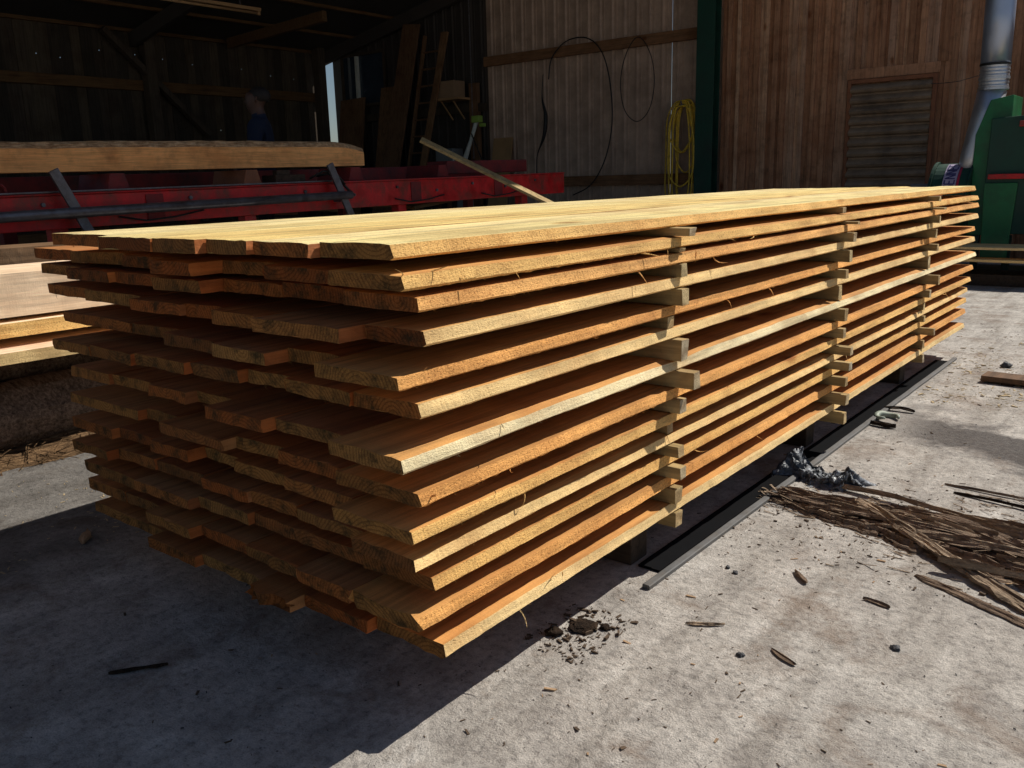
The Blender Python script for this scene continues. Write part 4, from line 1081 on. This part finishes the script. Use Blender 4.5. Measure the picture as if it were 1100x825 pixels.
# ------------------------------------------------------------------ person behind the log
def person():
    root=empty('person',(-6.22,4.2,.36)); root.rotation_euler=(0,0,R(-46))
    tag(root,'person with short dark hair in a navy jacket standing behind the log, facing left','person')
    J={'pel':((0,0,.95),(.18,.13)),'sp':((0,.0,1.12),(.175,.13)),'ch':((0,.01,1.32),(.21,.14)),'nk':((0,.01,1.45),(.10,.09)),'nk2':((0,-.0,1.53),(.066,.066)),
       'hl':((.09,0,.90),(.10,.10)),'kl':((.10,-.01,.49),(.065,.065)),'al':((.10,.02,.09),(.045,.045)),'tl':((.11,-.13,.04),(.04,.03)),
       'hr':((-.09,0,.90),(.10,.10)),'kr':((-.10,-.01,.49),(.065,.065)),'ar':((-.10,.02,.09),(.045,.045)),'tr':((-.11,-.13,.04),(.04,.03)),
       'sl':((.19,0,1.40),(.085,.085)),'el':((.25,-.03,1.13),(.062,.062)),'wl':((.22,-.20,.98),(.033,.033)),
       'sr':((-.19,0,1.40),(.085,.085)),'er':((-.25,-.03,1.13),(.062,.062)),'wr':((-.22,-.20,.98),(.033,.033))}
    E_=[('pel','sp'),('sp','ch'),('ch','nk'),('nk','nk2'),('pel','hl'),('hl','kl'),('kl','al'),('al','tl'),('pel','hr'),('hr','kr'),('kr','ar'),('ar','tr'),
        ('ch','sl'),('sl','el'),('el','wl'),('ch','sr'),('sr','er'),('er','wr')]
    # head + hand chain inside same skin
    J['hd0']=((0,-.03,1.585),(.078,.092)); J['hd1']=((0,-.012,1.66),(.094,.118)); J['hd2']=((0,0,1.725),(.085,.105)); E_+=[('nk2','hd0'),('hd0','hd1'),('hd1','hd2')]
    for s_,w_ in (('l',1),('r',-1)):
        J['pm'+s_]=((w_*.215,-.27,.96),(.03,.02)); E_.append(('w'+s_,'pm'+s_))
        for k,dx in enumerate((-.025,-.008,.009,.026)):
            J[f'f{k}{s_}']=((w_*.215+dx,-.32+.005*abs(k-1.5),.95),(.009,.009)); J[f'g{k}{s_}']=((w_*.215+dx,-.355+.008*abs(k-1.5),.925),(.008,.008))
            E_+= [('pm'+s_,f'f{k}{s_}'),(f'f{k}{s_}',f'g{k}{s_}')]
        J['th'+s_]=((w_*.17,-.27,.95),(.011,.011)); E_.append(('w'+s_,'th'+s_))
    keys=list(J); me=bpy.data.meshes.new('body'); me.from_pydata([J[k][0] for k in keys],[(keys.index(a),keys.index(b)) for a,b in E_],[])
    ob=bpy.data.objects.new('body',me); col.objects.link(ob)
    md=ob.modifiers.new('s','SKIN'); 
    for i,k in enumerate(keys): me.skin_vertices[0].data[i].radius=J[k][1]; me.skin_vertices[0].data[i].use_root=(k=='pel')
    ob.modifiers.new('sub','SUBSURF').levels=2; ob.modifiers['sub'].render_levels=2
    dg=bpy.context.evaluated_depsgraph_get(); m2=bpy.data.meshes.new_from_object(ob.evaluated_get(dg)); ob.modifiers.clear()
    ob.data=m2; m2.materials.clear()
    for mt in ('jacket','skin','trousers'): m2.materials.append(M[mt])
    for p in m2.polygons:
        c_=p.center; p.use_smooth=True
        p.material_index = 1 if (c_.z>1.515 or (c_.y<-.205 and .85<c_.z<1.05)) else (2 if c_.z<.92 else 0)
    ob.parent=root
    mb=MB()
    # nose, ears, eyes, mouth as small pieces of the face
    mb.poly([(-.016,-.090,1.622),(.016,-.090,1.622),(0,-.132,1.628),(0,-.095,1.672)],[(0,1,2),(0,2,3),(1,3,2)],.5)
    mb.build('nose',M['skin'],root)
    for s_ in (-1,1):
        mb=MB(); mb.tube([(s_*.072,-.005,1.62),(s_*.084,.0,1.65),(s_*.078,.01,1.675)],[.008,.014,.010],8,.5); mb.build('ear',M['skin'],root,smooth=True)
    mb=MB()
    for s_ in (-1,1):
        mb=MB(); mb.tube([(s_*.03-.012,-.092,1.662),(s_*.03+.012,-.092,1.662)],.007,6,.5); mb.build('eye',M['hair'],root)
    mb=MB(); mb.tube([(-.02,-.094,1.595),(.02,-.094,1.595)],.005,6,.5); mb.build('mouth',M['darkred'],root)
    mb=MB(); P=[];F=[]; a,b_=28,14
    for j in range(b_+1):
        th=math.pi*.72*j/b_
        for i in range(a):
            ph=2*math.pi*i/a; d=Vector((math.sin(th)*math.cos(ph),math.sin(th)*math.sin(ph),math.cos(th)))
            front=max(0,-d.y); r_=(1.0+.05*fbm(d.x*6,d.y*6,d.z*6))
            q=Vector((d.x*.088*r_,d.y*.106*r_+.020,d.z*.088*r_))
            if front>.2 and d.z<.35: q.y=max(q.y,-.045) 
            P.append(Vector((0,.005,1.685))+q)
    for j in range(b_):
        for i in range(a): F.append((j*a+i,j*a+(i+1)%a,(j+1)*a+(i+1)%a,(j+1)*a+i))
    mb.poly(P,F,.5); mb.build('hair',M['hair'],root,smooth=True)
person()
mb=MB(); mb.box(-6.24-.45,-6.24+.45,3.6,4.8,.30,.355,tint=.5)
for x in (-6.62,-5.9):
    for y in (3.65,4.68): mb.box(x,x+.07,y,y+.07,0,.30,tint=.5)
tag(mb.build('operator_platform',M['bearer']),'low dark platform under the person behind the saw','platform')

# ------------------------------------------------------------------ light, sky, camera
AZ,EL=27,49
w=bpy.data.worlds.new('World'); scene.world=w; w.use_nodes=True; nt=w.node_tree; nt.nodes.clear()
out=nt.nodes.new('ShaderNodeOutputWorld'); bg=nt.nodes.new('ShaderNodeBackground'); sk=nt.nodes.new('ShaderNodeTexSky')
sk.sky_type='NISHITA'; sk.sun_disc=False; sk.sun_elevation=R(EL); sk.sun_rotation=R(AZ); sk.dust_density=.6; sk.ozone_density=2.4
nt.links.new(sk.outputs[0],bg.inputs[0]); bg.inputs[1].default_value=.055; nt.links.new(bg.outputs[0],out.inputs[0])
sd=bpy.data.lights.new('sun','SUN'); sd.energy=5.0; sd.angle=R(.5); sd.color=(1,.95,.86)
so=bpy.data.objects.new('sun',sd); col.objects.link(so)
d=Vector((-math.sin(R(AZ))*math.cos(R(EL)),-math.cos(R(AZ))*math.cos(R(EL)),-math.sin(R(EL))))
so.rotation_euler=d.to_track_quat('-Z','Y').to_euler(); so.location=(6,12,14)

yaw,pit,rol,f=-.67935,.23141,-.02673,929.1535
fw=Vector((math.sin(yaw)*math.cos(pit),math.cos(yaw)*math.cos(pit),-math.sin(pit)))
r=Vector((math.cos(yaw),-math.sin(yaw),0)); u=r.cross(fw)
r2=r*math.cos(rol)+u*math.sin(rol); u2=-r*math.sin(rol)+u*math.cos(rol)
cd=bpy.data.cameras.new('camera'); co=bpy.data.objects.new('camera',cd); col.objects.link(co)
Mx=Matrix((( r2.x,u2.x,-fw.x,1.2011),(r2.y,u2.y,-fw.y,-1.16366),(r2.z,u2.z,-fw.z,1.18689),(0,0,0,1)))
co.matrix_world=Mx; cd.sensor_width=36; cd.lens=f/1100*36; cd.clip_end=1000; cd.clip_start=.05
scene.camera=co
scene.view_settings.view_transform='Standard'; scene.view_settings.look='None'; scene.view_settings.exposure=0
